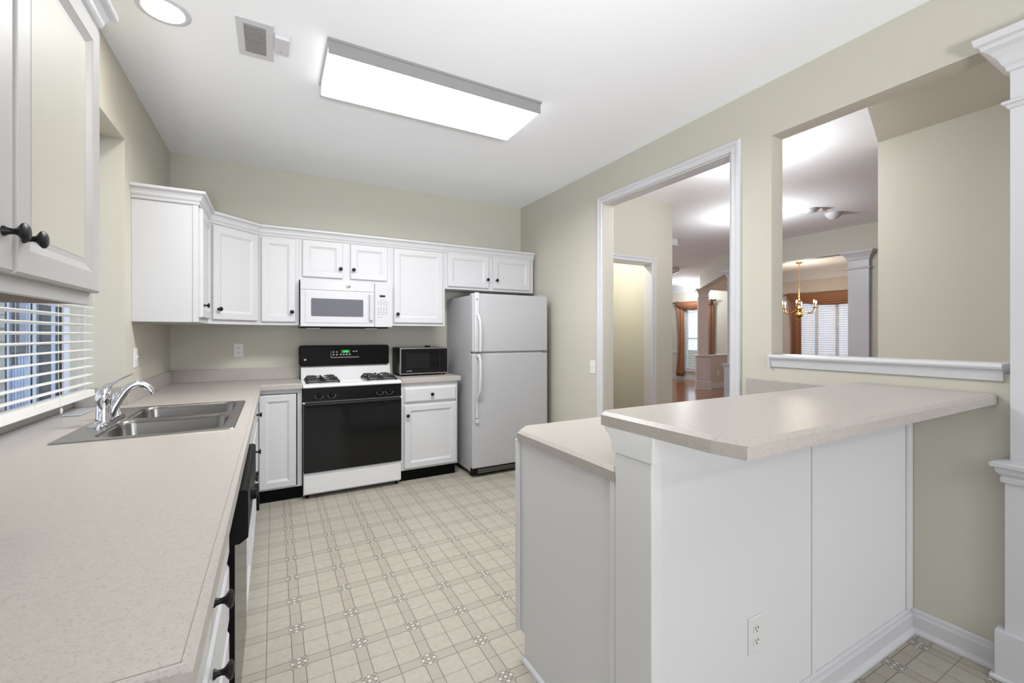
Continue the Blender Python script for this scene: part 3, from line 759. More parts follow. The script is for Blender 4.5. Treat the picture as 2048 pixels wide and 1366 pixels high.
for lx in (0.235, 0.700):
    part('task_light', t, B(lx, lx+0.10, 3.915, 3.965, 1.345, 1.3495), PLATE)

# ------------------------------------------------------------------ refrigerator
t = thing('refrigerator', 'white top-freezer refrigerator in the far right corner of kitchen', 'refrigerator', (1.965, 3.92, 0))
FX0, FX1, FY = 1.565, 2.370, 3.588
part('cabinet', t, B(FX0+0.006, FX1-0.006, FY+0.075, 4.250, 0.045, 1.655, 0.006), FRIDGE)
fd = part('freezer_door', t, B(FX0, FX1, FY, FY+0.068, 1.137, 1.670, 0.010, 3), FRIDGE)
rd = part('refrigerator_door', t, B(FX0, FX1, FY, FY+0.068, 0.085, 1.122, 0.010, 3), FRIDGE)
part('door_gasket', t, B(FX0+0.012, FX1-0.012, FY+0.012, FY+0.0745, 0.10, 1.655), LOUVER)
part('base_grille', t, B(FX0+0.01, FX1-0.01, FY+0.020, FY+0.0745, 0.030, 0.080, 0.002), BLACKM)
gr = MB()
for k in range(3): gr.box(FX0+0.06, FX1-0.02, FY+0.014, FY+0.0195, 0.036+k*0.014, 0.042+k*0.014)
part('grille_bar', t, gr, STEELB)
for fx in (FX0+0.035, FX1-0.035):
    for fy in (FY+0.10, 4.20): part('foot', t, MB().lathe([(0, 0), (0.016, 0), (0.016, 0.0445), (0, 0.0445)], (fx, fy, 0), (0, 0, 1), 12), TOEM)
part('hinge_cover', t, B(FX1-0.09, FX1-0.01, FY+0.02, FY+0.11, 1.6705, 1.684, 0.003), FRIDGE)
part('hinge', t, B(FX1-0.06, FX1-0.004, FY-0.002, FY+0.05, 1.1245, 1.1345), STEELB)
mb = MB()
mb.box(FX0+0.018, FX0+0.062, FY-0.012, FY-0.0002, 1.140, 1.676, 0.004)
mb.tube([(FX0+0.045, FY-0.004, 1.48), (FX0+0.046, FY-0.030, 1.465), (FX0+0.050, FY-0.052, 1.42), (FX0+0.054, FY-0.055, 1.36), (FX0+0.056, FY-0.052, 1.22), (FX0+0.056, FY-0.046, 1.145)], [0.012, 0.013, 0.014, 0.014, 0.014, 0.013], 10)
part('handle', fd, mb, APPL, smooth='auto')
part('badge', fd, B(FX0+0.031, FX0+0.048, FY-0.0136, FY-0.0123, 1.605, 1.622), GREYK)
mb = MB()
mb.tube([(FX0+0.052, FY-0.030, 1.118), (FX0+0.056, FY-0.050, 1.05), (FX0+0.054, FY-0.055, 0.92), (FX0+0.052, FY-0.052, 0.80), (FX0+0.044, FY-0.028, 0.745), (FX0+0.040, FY-0.012, 0.72), (FX0+0.040, FY-0.010, 0.60), (FX0+0.040, FY-0.010, 0.545)], [0.013, 0.013, 0.014, 0.014, 0.012, 0.011, 0.010, 0.012], 10)
mb.box(FX0+0.028, FX0+0.056, FY-0.020, FY-0.0002, 0.495, 0.535, 0.004)
mb.box(FX0+0.036, FX0+0.058, FY-0.034, FY-0.0002, 1.090, 1.118, 0.004)
part('handle', rd, mb, APPL, smooth='auto')

# ------------------------------------------------------------------ peninsula
t = thing('kitchen_peninsula', 'white panelled peninsula with half wall in the right foreground', 'peninsula', (1.66, 1.2, 0))
YP = 0.834
mb = MB().prism([(0.946, 0.0), (1.488, 0.0), (1.488, 0.104), (1.540, 0.104), (1.540, 0.8725), (0.946, 0.8725)], 0.875, XR-0.001, axis='x')
part('cabinet_body', t, mb, PANEL)
part('corner_trim', t, B(0.862, 0.8745, 1.520, 1.543, 0.104, 0.8725, 0.002), PANEL)
part('corner_trim', t, B(0.860, 0.8745, 0.953, 0.975, 0.0, 0.8725, 0.002), PANEL)
part('quarter_round', t, MB().sweep([(0.8745, 1.488), (0.8745, 0.98)], [(0, 0), (0.014, 0), (0.013, 0.008), (0.008, 0.014), (0, 0.016)]), TRIM)
part('half_wall', t, B(0.885, XR-0.001, YP, 0.945, 0.0, 1.028), PANEL)
part('end_post', t, B(0.858, 0.8995, 0.812, 0.950, 0.0, 0.960, 0.003), PANEL)
part('batten', t, B(1.660, 1.684, YP-0.005, YP-0.0005, 0.10, 0.985, 0.001), PANEL)
part('batten', t, B(XR-0.042, XR-0.002, YP-0.012, YP-0.0005, 0.10, 1.0, 0.002), PANEL)
mb = MB(); R = []
for x0_, y0_, y1_, z_ in ((0.8575, 0.8110, 0.9505, 0.9605), (0.853, 0.806, 0.956, 0.962), (0.853, 0.806, 0.958, 0.985), (0.853, 0.805, 0.968, 1.005), (0.853, 0.804, 0.985, 1.018), (0.853, 0.804, 0.988, 1.0285)):
    R.append([mb.bm.verts.new(p) for p in ((x0_, y0_, z_), (1.02, y0_, z_), (1.02, y1_, z_), (x0_, y1_, z_))])
for a, b2 in zip(R, R[1:]):
    for k in range(4): mb.bm.faces.new([a[k], a[(k+1) % 4], b2[(k+1) % 4], b2[k]])
mb.bm.faces.new(R[0][::-1]); mb.bm.faces.new(R[-1])
part('post_cap', t, mb, PANEL)
part('cap_moulding', t, MB().sweep([(1.021, YP-0.0005), (XR-0.003, YP-0.0005)], [(0, 0.960), (0.010, 0.960), (0.014, 0.985), (0.020, 1.004), (0.026, 1.028), (0, 1.028)]), PANEL)
part('baseboard', t, MB().sweep([(0.90, YP-0.0005), (XR-0.014, YP-0.0005)], bb_prof()), TRIM)
single('countertop', 'lower taupe laminate countertop at the back of the peninsula', 'countertop',
       MB().prism([(0.855, 0.951), (XR-0.001, 0.951), (XR-0.001, 1.582), (0.925, 1.582), (0.855, 1.515)], 0.874, CT, 0.011), LAM, (1.65, 1.25, 0.874))
single('backsplash', 'short taupe laminate backsplash on right wall behind the peninsula', 'backsplash', B(XR-0.018, XR-0.001, 0.960, 1.582, CT+0.0005, 1.040, 0.002), LAM, (XR-0.01, 1.27, CT))
single('countertop', 'raised taupe laminate bar countertop with clipped corner in the foreground', 'countertop',
       MB().prism([(0.880, 0.567), (XR-0.001, 0.567), (XR-0.001, 1.022), (0.872, 1.022), (0.852, 1.003), (0.862, 0.640)], 1.029, 1.069, 0.010), LAM, (1.65, 0.8, 1.029))
part_edge = None

# ------------------------------------------------------------------ outlets, switches
def outlet(loc, face, label):
    """duplex outlet plate; face: 'y-' faces -y"""
    rz = {'y-': 0, 'x-': -PI/2, 'x+': PI/2}[face]
    t = thing('wall_outlet', label, 'outlet', loc, rz)
    pl = lpart('face_plate', t, MB().panel((-0.035, 0, -0.0575), (1, 0, 0), (0, 0, 1), 0.070, 0.115, [(0, 0), (0, 0.003), (0.004, 0.0055), (0.006, 0.0055)]), PLATE)
    for sz in (-0.0195, 0.0195):
        so = lpart('socket', t, MB().prism([(x, z+sz) for x, z in rrect(-0.016, 0.016, -0.0135, 0.0135, 0.008, 4)], -0.0075, -0.0056, axis='y'), PLATE)
        lpart('slot', so, MB().box(-0.0075, -0.0050, -0.0082, -0.0076, sz+0.000, sz+0.008).box(0.0050, 0.0075, -0.0082, -0.0076, sz+0.000, sz+0.008).box(-0.0022, 0.0022, -0.0082, -0.0076, sz-0.0085, sz-0.0040), DARKSLOT)
    return t
def switch(loc, face, label):
    rz = {'y-': 0, 'x-': -PI/2, 'x+': PI/2}[face]
    t = thing('light_switch', label, 'switch', loc, rz)
    lpart('face_plate', t, MB().panel((-0.035, 0, -0.0575), (1, 0, 0), (0, 0, 1), 0.070, 0.115, [(0, 0), (0, 0.003), (0.004, 0.0055), (0.006, 0.0055)]), PLATE)
    lpart('toggle', t, MB().prism([(-0.0056, -0.008), (-0.0056, 0.010), (-0.015, 0.011), (-0.016, 0.006)], -0.0045, 0.0045, axis='x'), PLATE)
    return t
outlet((-0.257, YB-0.0005, 1.165), 'y-', 'white outlet on back wall left of the stove')
outlet((1.332, YP-0.0005, 0.352), 'y-', 'white outlet low on the white peninsula panel')
switch((XR-0.0005, 3.00, 1.010), 'x-', 'white light switch on beige wall left of the doorway')
t = switch((XL+0.0005, 3.295, 1.160), 'x+', 'white switch plate on left wall beside the window')
outlet((XR2+0.9, 0, 0), 'y-', 'x') if False else None

# ------------------------------------------------------------------ ceiling fixtures
t = thing('ceiling_light', 'large rectangular fluorescent light on the kitchen ceiling', 'ceiling light', (0.83, 2.47, ZC))
LX0, LX1, LY0, LY1 = 0.235, 1.430, 2.258, 2.680
part('housing', t, B(LX0-0.008, LX1+0.012, LY0-0.012, LY1+0.012, 2.712, ZC-0.001).box(LX0-0.004, LX1+0.006, LY0-0.008, LY0-0.002, 2.652, 2.712).box(LX0-0.004, LX1+0.006, LY1+0.002, LY1+0.008, 2.652, 2.712), FIXM)
part('diffuser', t, B(LX0, LX1, LY0, LY1, 2.648, 2.7115, 0.008), DIFF, label='glowing white acrylic diffuser')
light('ceiling_light_glow', 'AREA', (0.83, 2.47, 2.640), 44, (0.98, 0.99, 1.0), 1.15, 0.38, target=(0.83, 2.47, 0), spread=math.radians(168))
t = thing('recessed_light', 'round recessed ceiling light above the sink, partly cut off', 'ceiling light', (-0.425, 2.412, ZC))
part('trim_ring', t, MB().lathe([(0.076, 0.0), (0.078, 0.006), (0.090, 0.008), (0.099, 0.004), (0.100, 0.0)], (-0.425, 2.412, ZC-0.0005), (0, 0, -1), 36), TRIM, smooth='auto')
part('lens', t, MB().lathe([(0.0, 0.003), (0.077, 0.003), (0.077, 0.0), (0, 0)], (-0.425, 2.412, ZC-0.0005), (0, 0, -1), 36), LENSW)
light('recessed_light_glow', 'AREA', (-0.425, 2.412, ZC-0.012), 5, (1, 0.93, 0.82), 0.14, target=(-0.425, 2.412, 0))
t = thing('ceiling_vent', 'white ceiling vent grille with grey louvers near recessed light', 'vent', (-0.075, 2.44, ZC))
mb = MB().slab([-0.152, -0.122, -0.032, 0.0], [2.29, 2.328, 2.552, 2.59], lambda i, j: not (i == 1 and j == 1), ZC-0.006, ZC-0.0005)
part('frame', t, mb, TRIM)
part('backing', t, B(-0.122, -0.032, 2.328, 2.552, ZC-0.002, ZC-0.0007), DARKSLOT)
mb = MB()
for k in range(13):
    y = 2.334 + k*0.0170
    mb.prism([(y, ZC-0.0030), (y+0.0012, ZC-0.0026), (y+0.0072, ZC-0.0090), (y+0.0060, ZC-0.0096)], -0.1215, -0.0325, axis='x')
part('louvers', t, mb, LOUVER)
t = thing('alarm_sensor', 'small white plastic box on the ceiling beside the vent', 'sensor', (0.036, 2.40, ZC))
part('casing', t, B(0.003, 0.068, 2.335, 2.468, ZC-0.026, ZC-0.0005, 0.006), TRIM)
part('indicator', t, B(0.030, 0.033, 2.436, 2.439, ZC-0.0268, ZC-0.0261).box(0.030, 0.033, 2.447, 2.450, ZC-0.0268, ZC-0.0261), DARKSLOT)

# ------------------------------------------------------------------ kitchen window, blind, what stands outside
mb = MB()
def rect_frame_x(mb, x0, x1, y0, y1, z0, z1, wd):
    mb.box(x0, x1, y0, y1, z0, z0+wd).box(x0, x1, y0, y1, z1-wd, z1).box(x0, x1, y0, y0+wd*0.6, z0+wd, z1-wd).box(x0, x1, y1-wd*0.6, y1, z0+wd, z1-wd)
rect_frame_x(mb, XW-0.008, XW+0.008, 1.5605, YN-0.0005, 0.9145, 2.3595, 0.028)
mb.box(XW-0.007, XW+0.007, 2.30, 2.345, 0.9425, 2.3315)
W = struct('window_1', mb, VINYL)
gl = finish('window_pane', MB().box(XW-0.006, XW-0.003, 1.5885, 2.30, 0.9425, 2.3315).box(XW-0.006, XW-0.003, 2.345, YN-0.0285, 0.9425, 2.3315), GLASS, W)
struct('trim_5', B(XW+0.0125, -0.912, 1.5605, YN-0.021, CT+0.0005, 0.955, 0.002), LAM)
t = thing('window_blind', 'white horizontal slat blind half covering the window above the sink', 'blind', (-0.85, 2.31, 0.985))
BY0, BY1, BX = 1.575, 3.045, -0.850
mb = MB()
for k in range(29):
    z = 1.045 + k*0.0431; tilt = 0.006
    mb.prism([(BX-0.025, z-tilt-0.0018), (BX, z+0.0010), (BX+0.025, z+tilt*0.2-0.0018), (BX+0.025, z+tilt*0.2+0.0018), (BX, z+0.0050), (BX-0.025, z-tilt+0.0018)], BY0, BY1, axis='y')
part('slats', t, mb, BLINDM)
part('bottom_rail', t, MB().prism([(BX-0.020, 0.985), (BX+0.012, 0.972), (BX+0.030, 0.980), (BX+0.027, 1.010), (BX-0.022, 1.014)], BY0, BY1+0.004, axis='y'), BLINDM)
part('head_rail', t, B(BX-0.028, BX+0.028, BY0, BY1, 2.305, 2.3595, 0.002), BLINDM)
for cy in (1.80, 2.40, 2.92):
    mb = MB()
    for cx in (BX-0.0265, BX+0.0265): mb.tube([(cx, cy, 1.0), (cx, cy, 2.31)], 0.0009, 5)
    mb.tube([(BX, cy+0.012, 1.0), (BX, cy+0.012, 2.31)], 0.0008, 5)
    part('ladder_cord', t, mb, CORDM)
part('lift_cord', t, MB().tube([(BX+0.03, 2.60, 2.31), (BX+0.031, 2.60, 1.1), (BX+0.034, 2.62, 0.97)], 0.0011, 5).lathe([(0, 0), (0.003, 0.002), (0.005, 0.012), (0.004, 0.024), (0, 0.026)], (BX+0.034, 2.62, 0.948), (0, 0, 1), 10), CORDM)
single('plastic_tray', 'clear plastic piece lying on the counter under the blind', 'tray', B(-0.86, -0.795, 2.76, 2.95, CT+0.0003, 0.922, 0.003), CLEARP, (-0.83, 2.85, CT))

struct('ground', B(-9, -1.0, -3, 12, -0.35, -0.30), GRASS)
t = thing('porch', 'white-posted glazed porch wall seen outside through the window blind', 'porch', (-1.5, 5.05, -0.30))
YX = 5.0
part('glazing', t, B(-1.86, -1.10, YX+0.03, YX+0.04, 0.3, 2.6), EXTD)
part('glazing', t, B(-1.81, -1.735, YX+0.015, YX+0.028, 1.21, 2.6), EXTP)
mb = MB()
for k in range(7):
    x = -1.86 + k*0.0175
    mb.tube([(x, YX+0.012, 0.4), (x, YX+0.012, 1.05 if k < 3 else 1.145)], 0.0085, 8)
part('curtain', t, mb, EXTC, smooth=True)
part('rail', t, B(-1.86, -1.555, YX-0.012, YX+0.01, 1.152, 1.202), EXTR)
for a, b2 in ((-1.868, -1.855), (-1.743, -1.734), (-1.722, -1.700), (-1.612, -1.588), (-1.546, -1.535), (-1.40, -1.37)):
    part('post', t, B(a, b2, YX-0.02, YX+0.0285, -0.30, 2.7), EXTF)
for a, b2 in ((-1.733, -1.723), (-1.560, -1.553)):
    part('post', t, B(a, b2, YX-0.015, YX+0.0285, -0.30, 2.7), BLACKM)
part('roof', t, B(-2.4, -1.0, YX-0.2, YX+2.0, 2.70, 2.85), EXTS)
mb = MB()
for k in range(28):
    z = -0.30 + k*0.11
    mb.prism([(YX+0.028, z), (YX-0.004, z), (YX+0.010, z+0.110), (YX+0.028, z+0.110)], -4.2, -1.880, axis='x')
part('siding', t, mb, EXTS)
part('corner_board', t, B(-1.880, -1.869, YX-0.012, YX+0.0285, -0.30, 2.7), BLACKM)

# ------------------------------------------------------------------ hall behind the right wall
# beige patch added on the white hall ceiling to imitate a fade in tone
struct('ceiling_hall_patch', MB().prism([(XR2+0.001, -3.2), (3.93, -3.2), (3.93, 1.517), (XR2+0.001, 1.10)], ZC-0.006, ZC-0.0005), WALL)
struct('wall_hall', B(3.93, 4.05, -3.2, 1.517, 0, ZC), WALL)
YH = 3.315
mb = MB().box(XR2, 3.818, YH, YH+0.105, 2.040, ZC).box(3.505, 3.818, YH, YH+0.105, 0, 2.040).box(XR2, 2.66, YH, YH+0.105, 0, 2.040)
struct('wall_closet', mb, WALL)
struct('wall_closet_back', MB().box(XR2, 3.818, 4.15, 4.27, 0, ZC).box(3.715, 3.818, YH+0.105, 4.15, 0, ZC), WALL)
mb = MB(); prof = [(0.0, 0.0), (0.0, 0.010), (0.010, 0.016), (0.034, 0.013), (0.038, 0.018), (0.056, 0.019), (0.060, 0.014), (0.060, 0.0)]
R = []
for (xx, zz), (ox, oz) in zip([(2.655, 0), (2.655, 2.045), (3.500, 2.045), (3.500, 0)], [(-1, 0), (-1, 1), (1, 1), (1, 0)]):
    R.append([mb.bm.verts.new((xx+ox*a, YH-d, zz+oz*a)) for a, d in prof])
for a, b2 in zip(R, R[1:]):
    for j in range(8): mb.bm.faces.new([a[j], a[(j+1) % 8], b2[(j+1) % 8], b2[j]])
mb.bm.faces.new(R[0]); mb.bm.faces.new(R[-1][::-1])
struct('trim_6', mb, TRIM)
struct('trim_7', MB().box(2.66, 3.505, YH-0.001, YH+0.106, 2.034, 2.0395).box(3.4995, 3.5045, YH-0.001, YH+0.106, 0, 2.034), TRIM)
t = thing('wall_vent', 'small white return-air grille low on closet wall beyond the doorway', 'vent', (3.30, 4.1495, 0.35))
part('frame', t, MB().panel((3.18, 4.1495, 0.25), (1, 0, 0), (0, 0, 1), 0.30, 0.20, [(0, 0), (0, 0.006), (0.022, 0.008), (0.026, 0.003)]), TRIM)
mb = MB()
for k in range(8): mb.box(3.208, 3.452, 4.1425, 4.1455, 0.282+k*0.018, 0.290+k*0.018)
part('louvers', t, mb, DARKSLOT)
light('closet_fill', 'POINT', (3.0, 3.80, 2.4), 22, (1.0, 0.97, 0.90), 0.06)  # added point light without a fixture, brightens the closet interior

# ------------------------------------------------------------------ dining room wall with opening, pilaster, far exterior wall
struct('wall_dining', MB().box(6.70, 6.82, -3.2, 2.66, 0, ZC).box(6.70, 6.82, 2.66, 4.60, 2.39, ZC), WALL)
struct('trim_8', B(6.695, 6.825, 2.90, 4.48, 2.380, 2.3895), TRIM)
XE = 10.4
def wall_with_windows(y0, y1, wins, name, x=XE, m=WALL):
    mb = MB(); y = y0
    for (a, b2, z0, z1) in wins:
        mb.box(x, x+0.12, y, a, 0, ZC); mb.box(x, x+0.12, a, b2, 0, z0); mb.box(x, x+0.12, a, b2, z1, ZC); y = b2
    mb.box(x, x+0.12, y, y1, 0, ZC)
    struct(name, mb, m)
DW = (3.95, 5.52, 0.45, 2.08); LW = (7.72, 8.56, 0.30, 2.05)
wall_with_windows(-3.2, 6.78, [DW], 'wall_exterior_dining', m=ROSEW)
wall_with_windows(6.78, 9.9, [LW], 'wall_exterior_living')
struct('wall_living_left', B(-0.9, 10.5, 9.9, 10.0, 0, ZC), WALL)
CRD = [(0, 2.50), (0.012, 2.50), (0.018, 2.52), (0.05, 2.60), (0.10, 2.68), (0.12, 2.70), (0.12, ZC-0.001), (0, ZC-0.001)]
struct('trim_9', MB().sweep([(XE, 9.9), (XE, -3.1)], CRD), TRIM)
# living room wainscot: chair rail + baseboard
struct('trim_10', MB().box(XE-0.02, XE-0.0005, 8.60, 9.9, 0.76, 0.80).box(XE-0.02, XE-0.0005, 6.80, 7.68, 0.76, 0.80).box(XE-0.015, XE-0.0005, 6.80, 9.9, 0.0, 0.12), TRIM)
def window_x(name, a, b2, z0, z1, cols, mid=True):
    mb = MB(); rect_frame_x(mb, XE+0.02, XE+0.06, a, b2, z0, z1, 0.035)
    if mid: mb.box(XE+0.02, XE+0.05, a+0.035, b2-0.035, (z0+z1)/2-0.02, (z0+z1)/2+0.02)
    for k in range(1, cols): yy = a+(b2-a)*k/cols; mb.box(XE+0.025, XE+0.045, yy-0.03, yy+0.03, z0+0.035, z1-0.035)
    mb.box(XE-0.018, XE-0.0005, a-0.06, a, z0-0.06, z1+0.06).box(XE-0.018, XE-0.0005, b2, b2+0.06, z0-0.06, z1+0.06).box(XE-0.018, XE-0.0005, a, b2, z1, z1+0.06).box(XE-0.03, XE-0.0005, a, b2, z0-0.06, z0)
    W = struct(name, mb, TRIM)
    finish('window_pane', B(XE+0.034, XE+0.037, a+0.035, b2-0.035, z0+0.035, z1-0.035), GLASS, W)
    return W
window_x('window_2', *DW, 4, mid=False); window_x('window_3', *LW, 1)
# venetian blinds in both far windows
def far_blind(a, b2, z0, z1, label, step=0.048):
    t = thing('window_blind', label, 'blind', (XE+0.0, (a+b2)/2, z0))
    mb = MB(); z = z0+0.04
    while z < z1-0.03:
        mb.prism([(XE-0.010, z), (XE+0.014, z+0.014), (XE+0.014, z+0.016), (XE-0.010, z+0.002)], a+0.008, b2-0.008, axis='y'); z += step
    part('slats', t, mb, BLINDM)
    part('head_rail', t, B(XE-0.010, XE+0.016, a+0.008, b2-0.008, z1-0.03, z1-0.001), BLINDM)
far_blind(*LW, 'white slat blind in the tall far living room window')
far_blind(*DW, 'white slat blind behind sheer curtains in the dining room window')
# drapes
def drape(mb, x, ya, yb, zt, zb, waves=5, amp=0.03, taper=0.0, n=60, m_=18):
    R = []
    for j in range(m_+1):
        v = j/m_; z = zt + (zb-zt)*v; row = []
        for i in range(n+1):
            u = i/n; y = ya + (yb-ya)*(u*(1-taper*math.sin(v*PI)) + taper*math.sin(v*PI)*0.1)
            row.append(mb.bm.verts.new((x + amp*math.sin(u*waves*2*PI + 0.6*math.sin(v*3)), y, z)))
        R.append(row)
    for a, b2 in zip(R, R[1:]):
        for i in range(n): mb.bm.faces.new([a[i], a[i+1], b2[i+1], b2[i]])
def solid(o, th=0.004):
    md = o.modifiers.new('solid', 'SOLIDIFY'); md.thickness = th; return o
def swag(mb, x, ya, yb, ztop, drop, folds=6, n=40, m_=26, depth=0.07):
    R = []
    for j in range(m_+1):
        v = j/m_; row = []
        for i in range(n+1):
            u = i/n; sag = 4*u*(1-u)
            z = ztop - (0.04 + drop*(0.45+0.55*sag))*v - 0.03*sag
            row.append(mb.bm.verts.new((x - depth*math.sin(v*PI)*(0.4+0.6*sag) - 0.014*math.sin(v*folds*2*PI), ya + (yb-ya)*u, z)))
        R.append(row)
    for a, b2 in zip(R, R[1:]):
        for i in range(n): mb.bm.faces.new([a[i], a[i+1], b2[i+1], b2[i]])
def curtain_set(a, b2, zt, zb_, label, two=True, rodext=0.10, drop=0.20, legw=0.30):
    t = thing('curtain', label, 'curtain', (XE-0.10, (a+b2)/2, zt))
    part('rod', t, MB().tube([(XE-0.10, a-rodext, zt), (XE-0.10, b2+rodext, zt)], 0.012, 10), IRON, smooth='auto')
    for yy, s_ in ((a-rodext, -1), (b2+rodext, 1)):
        part('finial', t, MB().lathe([(0.0, 0), (0.014, 0.0), (0.020, 0.012), (0.030, 0.030), (0.024, 0.055), (0.0, 0.065)], (XE-0.10, yy, zt), (0, s_, 0), 14), STEEL, smooth='auto')
        part('bracket', t, B(XE-0.10, XE-0.0005, yy-s_*0.05-0.006, yy-s_*0.05+0.006, zt-0.02, zt-0.008), IRON)
    mb = MB(); swag(mb, XE-0.11, a-0.05, b2+0.05, zt+0.03, drop)
    solid(part('swag', t, mb, COPPER, smooth=True))
    mb = MB(); drape(mb, XE-0.09, b2+0.06-legw, b2+0.06, zt, zb_, 2, 0.025, 0.25); solid(part('side_panel', t, mb, COPPER, smooth=True))
    mb = MB(); drape(mb, XE-0.09, a-0.06, a-0.06+legw, zt, zb_+0.5, 2, 0.025, 0.25); solid(part('side_panel', t, mb, COPPER, smooth=True))
    return t
curtain_set(7.66, 8.76, 2.22, 0.10, 'copper swag curtain on the tall window seen through the doorway', legw=0.28)
curtain_set(3.80, 5.62, 2.20, 0.10, 'copper swag curtain on the dining window behind the chandelier', legw=0.30, drop=0.24)
t = thing('sheer_curtain', 'white sheer curtain in the dining room window', 'curtain', (XE-0.05, 4.7, 0.2))
mb = MB(); drape(mb, XE-0.045, 3.90, 5.50, 2.12, 0.15, 11, 0.020, 0.0, 160, 6)
part('fabric', t, mb, SHEER, smooth=True)
struct('ground_street', B(10.6, 40, -20, 40, -0.5, -0.4), GRASS)

# pilaster on the dining wall
def square_column(t, x, y, h, zs, m, rot=0.0, full=True):
    """h=half width; pedestal, shaft, capital as parts, local coordinates"""
    def ringloft(prof):
        mb = MB(); R = []
        for e, z in prof: R.append([mb.bm.verts.new((sx*(h+e), sy*(h+e), z)) for sx, sy in ((-1, -1), (1, -1), (1, 1), (-1, 1))])
        for a, b2 in zip(R, R[1:]):
            for k in range(4): mb.bm.faces.new([a[k], a[(k+1) % 4], b2[(k+1) % 4], b2[k]])
        mb.bm.faces.new(R[0][::-1]); mb.bm.faces.new(R[-1])
        return mb
    lpart('plinth', t, ringloft([(0.062, 0), (0.062, 0.012), (0.050, 0.02), (0.050, 0.185), (0.045, 0.19)]), m)
    pd = lpart('pedestal', t, ringloft([(0.036, 0.19), (0.036, 0.745)]), m)
    pe = h+0.036
    for k in range(4):
        mb = MB().panel((-pe+0.045, -pe-0.0003, 0.25), (1, 0, 0), (0, 0, 1), 2*pe-0.09, 0.43, [(0, 0), (0, 0.006), (0.012, 0.008), (0.020, 0.002), (0.024, 0.002)])
        bmesh.ops.rotate(mb.bm, verts=mb.bm.verts, cent=(0, 0, 0), matrix=Matrix.Rotation(k*PI/2, 3, 'Z'))
        lpart('raised_panel', pd, mb, m)
    lpart('pedestal_cap', t, ringloft([(0.036, 0.745), (0.045, 0.75), (0.05, 0.77), (0.062, 0.785), (0.062, 0.80), (0, 0.806)]), m)
    lpart('shaft', t, ringloft([(0, 0.806), (0, zs-0.10)]), m)
    lpart('necking', t, ringloft([(0, zs-0.235), (0.012, zs-0.23), (0.016, zs-0.22), (0.012, zs-0.205), (0, zs-0.20)]), m)
    lpart('capital', t, ringloft([(0.0, zs-0.12), (0.01, zs-0.11), (0.018, zs-0.08), (0.045, zs-0.04), (0.062, zs-0.025), (0.068, zs-0.001)]), m)
t = thing('column', 'white square column framing the dining room opening, right of chandelier', 'column', (6.76, 2.775, 0)); square_column(t, 0, 0, 0.115, 2.379, TRIM)
t = thing('column', 'pale rose square column beside the copper-curtained living room window', 'column', (9.03, 6.93, 0), math.radians(43.5)); square_column(t, 0, 0, 0.112, 2.385, ROSE)
t = thing('column', 'white square column mostly hidden by the doorway right casing', 'column', (6.86, 4.60, 0)); square_column(t, 0, 0, 0.105, 2.379, TRIM)
# diagonal beam and low walls between columns
mb = MB().box(-1.44, 1.44, -0.09, 0.09, 2.386, ZC)
bmesh.ops.rotate(mb.bm, verts=mb.bm.verts, cent=(0, 0, 0), matrix=Matrix.Rotation(math.radians(47.0), 3, 'Z'))
bmesh.ops.translate(mb.bm, vec=(7.945, 5.765, 0), verts=mb.bm.verts)
struct('wall_beam', mb, WALL)
mb = MB().box(9.20, 10.399, 6.86, 6.98, 0, 0.78)
struct('wall_low_living', mb, ROSEW)
struct('wall_beam_living', MB().box(9.10, 10.399, 6.86, 6.98, 2.386, ZC), ROSEW)
struct('trim_11', MB().box(9.20, 10.38, 6.84, 7.00, 0.7805, 0.80).box(9.20, 10.38, 6.845, 6.8595, 0, 0.12), TRIM)
outlet((9.50, 6.8595, 0.36), 'y-', 'small white outlet on the low wall right of rose column')

# ceiling fixtures in the hall and living room
def dome_light(loc, label, r=0.16, lit=True, pw=20, group=None):
    t = thing('ceiling_light', label, 'ceiling light', loc)
    part('base', t, MB().lathe([(0, 0), (r*0.92, 0), (r*0.95, 0.02), (r*0.8, 0.03), (0, 0.03)], (loc[0], loc[1], loc[2]-0.0005), (0, 0, -1), 24), TRIM, smooth='auto')
    part('glass_dome', t, MB().lathe([(r, 0.03), (r*0.97, 0.05), (r*0.8, 0.085), (r*0.45, 0.11), (0, 0.12)], (loc[0], loc[1], loc[2]-0.0005), (0, 0, -1), 24), DOME if lit else PLATE, smooth='auto')
    if lit: light('dome_glow', 'POINT', (loc[0], loc[1], loc[2]-0.32), pw, (0.95, 0.98, 1.0), 0.12)
dome_light((3.30, 2.10, ZC), 'lit round ceiling light in the hall by the doorway casing', 0.12, pw=18)
dome_light((4.97, 3.12, ZC), 'lit round ceiling light at centre of the entry hall ceiling', 0.15, pw=24)
dome_light((9.70, 8.06, ZC), 'lit round ceiling light in front of the far living window', 0.17, pw=30)
dome_light((7.55, 6.58, ZC), 'white round ceiling fixture partly hidden behind the closet wall', 0.17, False)
light('living_room_daylight', 'AREA', (7.5, 8.9, 2.0), 26, (1, 0.98, 0.95), 2.5, 1.0, target=(7.5, 5, 0.5))
light('dining_daylight', 'AREA', (9.9, 2.6, 1.6), 14, (0.93, 0.96, 1), 1.6, 1.6, target=(7.5, 3.5, 1.2))
t = thing('smoke_detector', 'white smoke detector on hall ceiling, left of the pair', 'smoke detector', (5.36, 2.70, ZC))
part('body', t, MB().lathe([(0, 0), (0.070, 0), (0.072, 0.012), (0.060, 0.034), (0.045, 0.042), (0, 0.044)], (5.36, 2.70, ZC-0.0005), (0, 0, -1), 24), TRIM, smooth='auto')
part('mounting_box', t, B(5.40, 5.50, 2.60, 2.70, ZC-0.03, ZC-0.0005, 0.003), PLATE)
t = thing('smoke_detector', 'white smoke detector on hall ceiling, right of the pair', 'smoke detector', (5.78, 2.66, ZC))
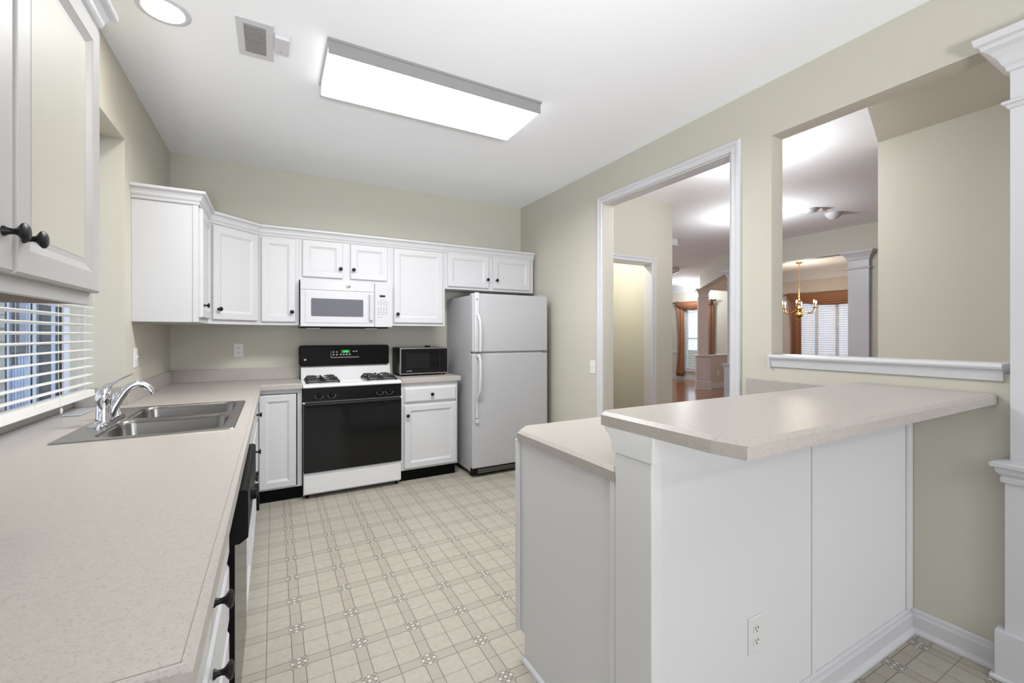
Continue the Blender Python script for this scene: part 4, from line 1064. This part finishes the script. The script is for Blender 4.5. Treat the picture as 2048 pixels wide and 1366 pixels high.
part('body', t, MB().lathe([(0, 0), (0.085, 0), (0.085, 0.012), (0.070, 0.034), (0.055, 0.055), (0.02, 0.075), (0, 0.077)], (5.78, 2.66, ZC-0.0005), (0, 0, -1), 24), TRIM, smooth='auto')
single('door_chime', 'small white box high on the ceiling beside the closet wall', 'door chime', B(5.14, 5.30, 4.50, 4.64, ZC-0.10, ZC-0.0005, 0.004), TRIM, (5.22, 4.57, ZC))

# chandelier
CX, CY = 9.12, 4.80
t = thing('chandelier', 'brass candle chandelier hanging in the dining room', 'chandelier', (CX, CY, ZC))
part('canopy', t, MB().lathe([(0, 0), (0.06, 0), (0.055, 0.015), (0.02, 0.035), (0, 0.035)], (CX, CY, ZC-0.0005), (0, 0, -1), 20), BRASS, smooth='auto')
mb = MB(); z = ZC-0.035; k = 0
while z > 2.06:
    a = (k % 2)*PI/2; pts = []
    for q in range(9):
        th = 2*PI*q/8; pts.append((CX + 0.010*math.cos(th)*math.cos(a), CY + 0.010*math.cos(th)*math.sin(a), z-0.018+0.019*math.sin(th)))
    mb.tube(pts, 0.0028, 5, cap=False); z -= 0.030; k += 1
part('chain', t, mb, BRASS)
part('stem', t, MB().lathe([(0, 2.07), (0.010, 2.06), (0.014, 2.03), (0.008, 2.01), (0.022, 1.98), (0.012, 1.95), (0.010, 1.88), (0.030, 1.85), (0.055, 1.81), (0.045, 1.77), (0.022, 1.75), (0.050, 1.72), (0.072, 1.685), (0.060, 1.645), (0.025, 1.625), (0.010, 1.61), (0.0, 1.605)], (CX, CY, 0), (0, 0, 1), 24), BRASS, smooth='auto')
part('ring', t, MB().tube([(CX+0.014*math.cos(q*PI/4), CY, 1.588+0.018*math.sin(q*PI/4)) for q in range(9)], 0.003, 5, cap=False), BRASS)
for k in range(6):
    a = 2*PI*k/6 + 0.35; ca, sa = math.cos(a), math.sin(a)
    def q(r, z): return (CX + r*ca, CY + r*sa, z)
    ar = part('arm', t, MB().tube([q(0.03, 1.80), q(0.09, 1.755), q(0.16, 1.715), (q(0.23, 1.715)), q(0.285, 1.755), q(0.300, 1.815)], 0.007, 8), BRASS, smooth='auto')
    part('drip_cup', ar, MB().lathe([(0, 0), (0.012, 0.0), (0.032, 0.012), (0.034, 0.016), (0.012, 0.010), (0, 0.010)], q(0.300, 1.81), (0, 0, 1), 16), BRASS, smooth='auto')
    part('candle', ar, MB().lathe([(0.010, 0), (0.010, 0.085), (0, 0.085)], q(0.300, 1.82), (0, 0, 1), 12), PLATE, smooth='auto')
    part('bulb', ar, MB().lathe([(0.006, 0), (0.014, 0.018), (0.012, 0.035), (0.004, 0.055), (0, 0.062)], q(0.300, 1.905), (0, 0, 1), 12), BULB, smooth='auto')
light('chandelier_glow', 'POINT', (CX, CY, 2.12), 22, (1.0, 0.86, 0.66), 0.25)
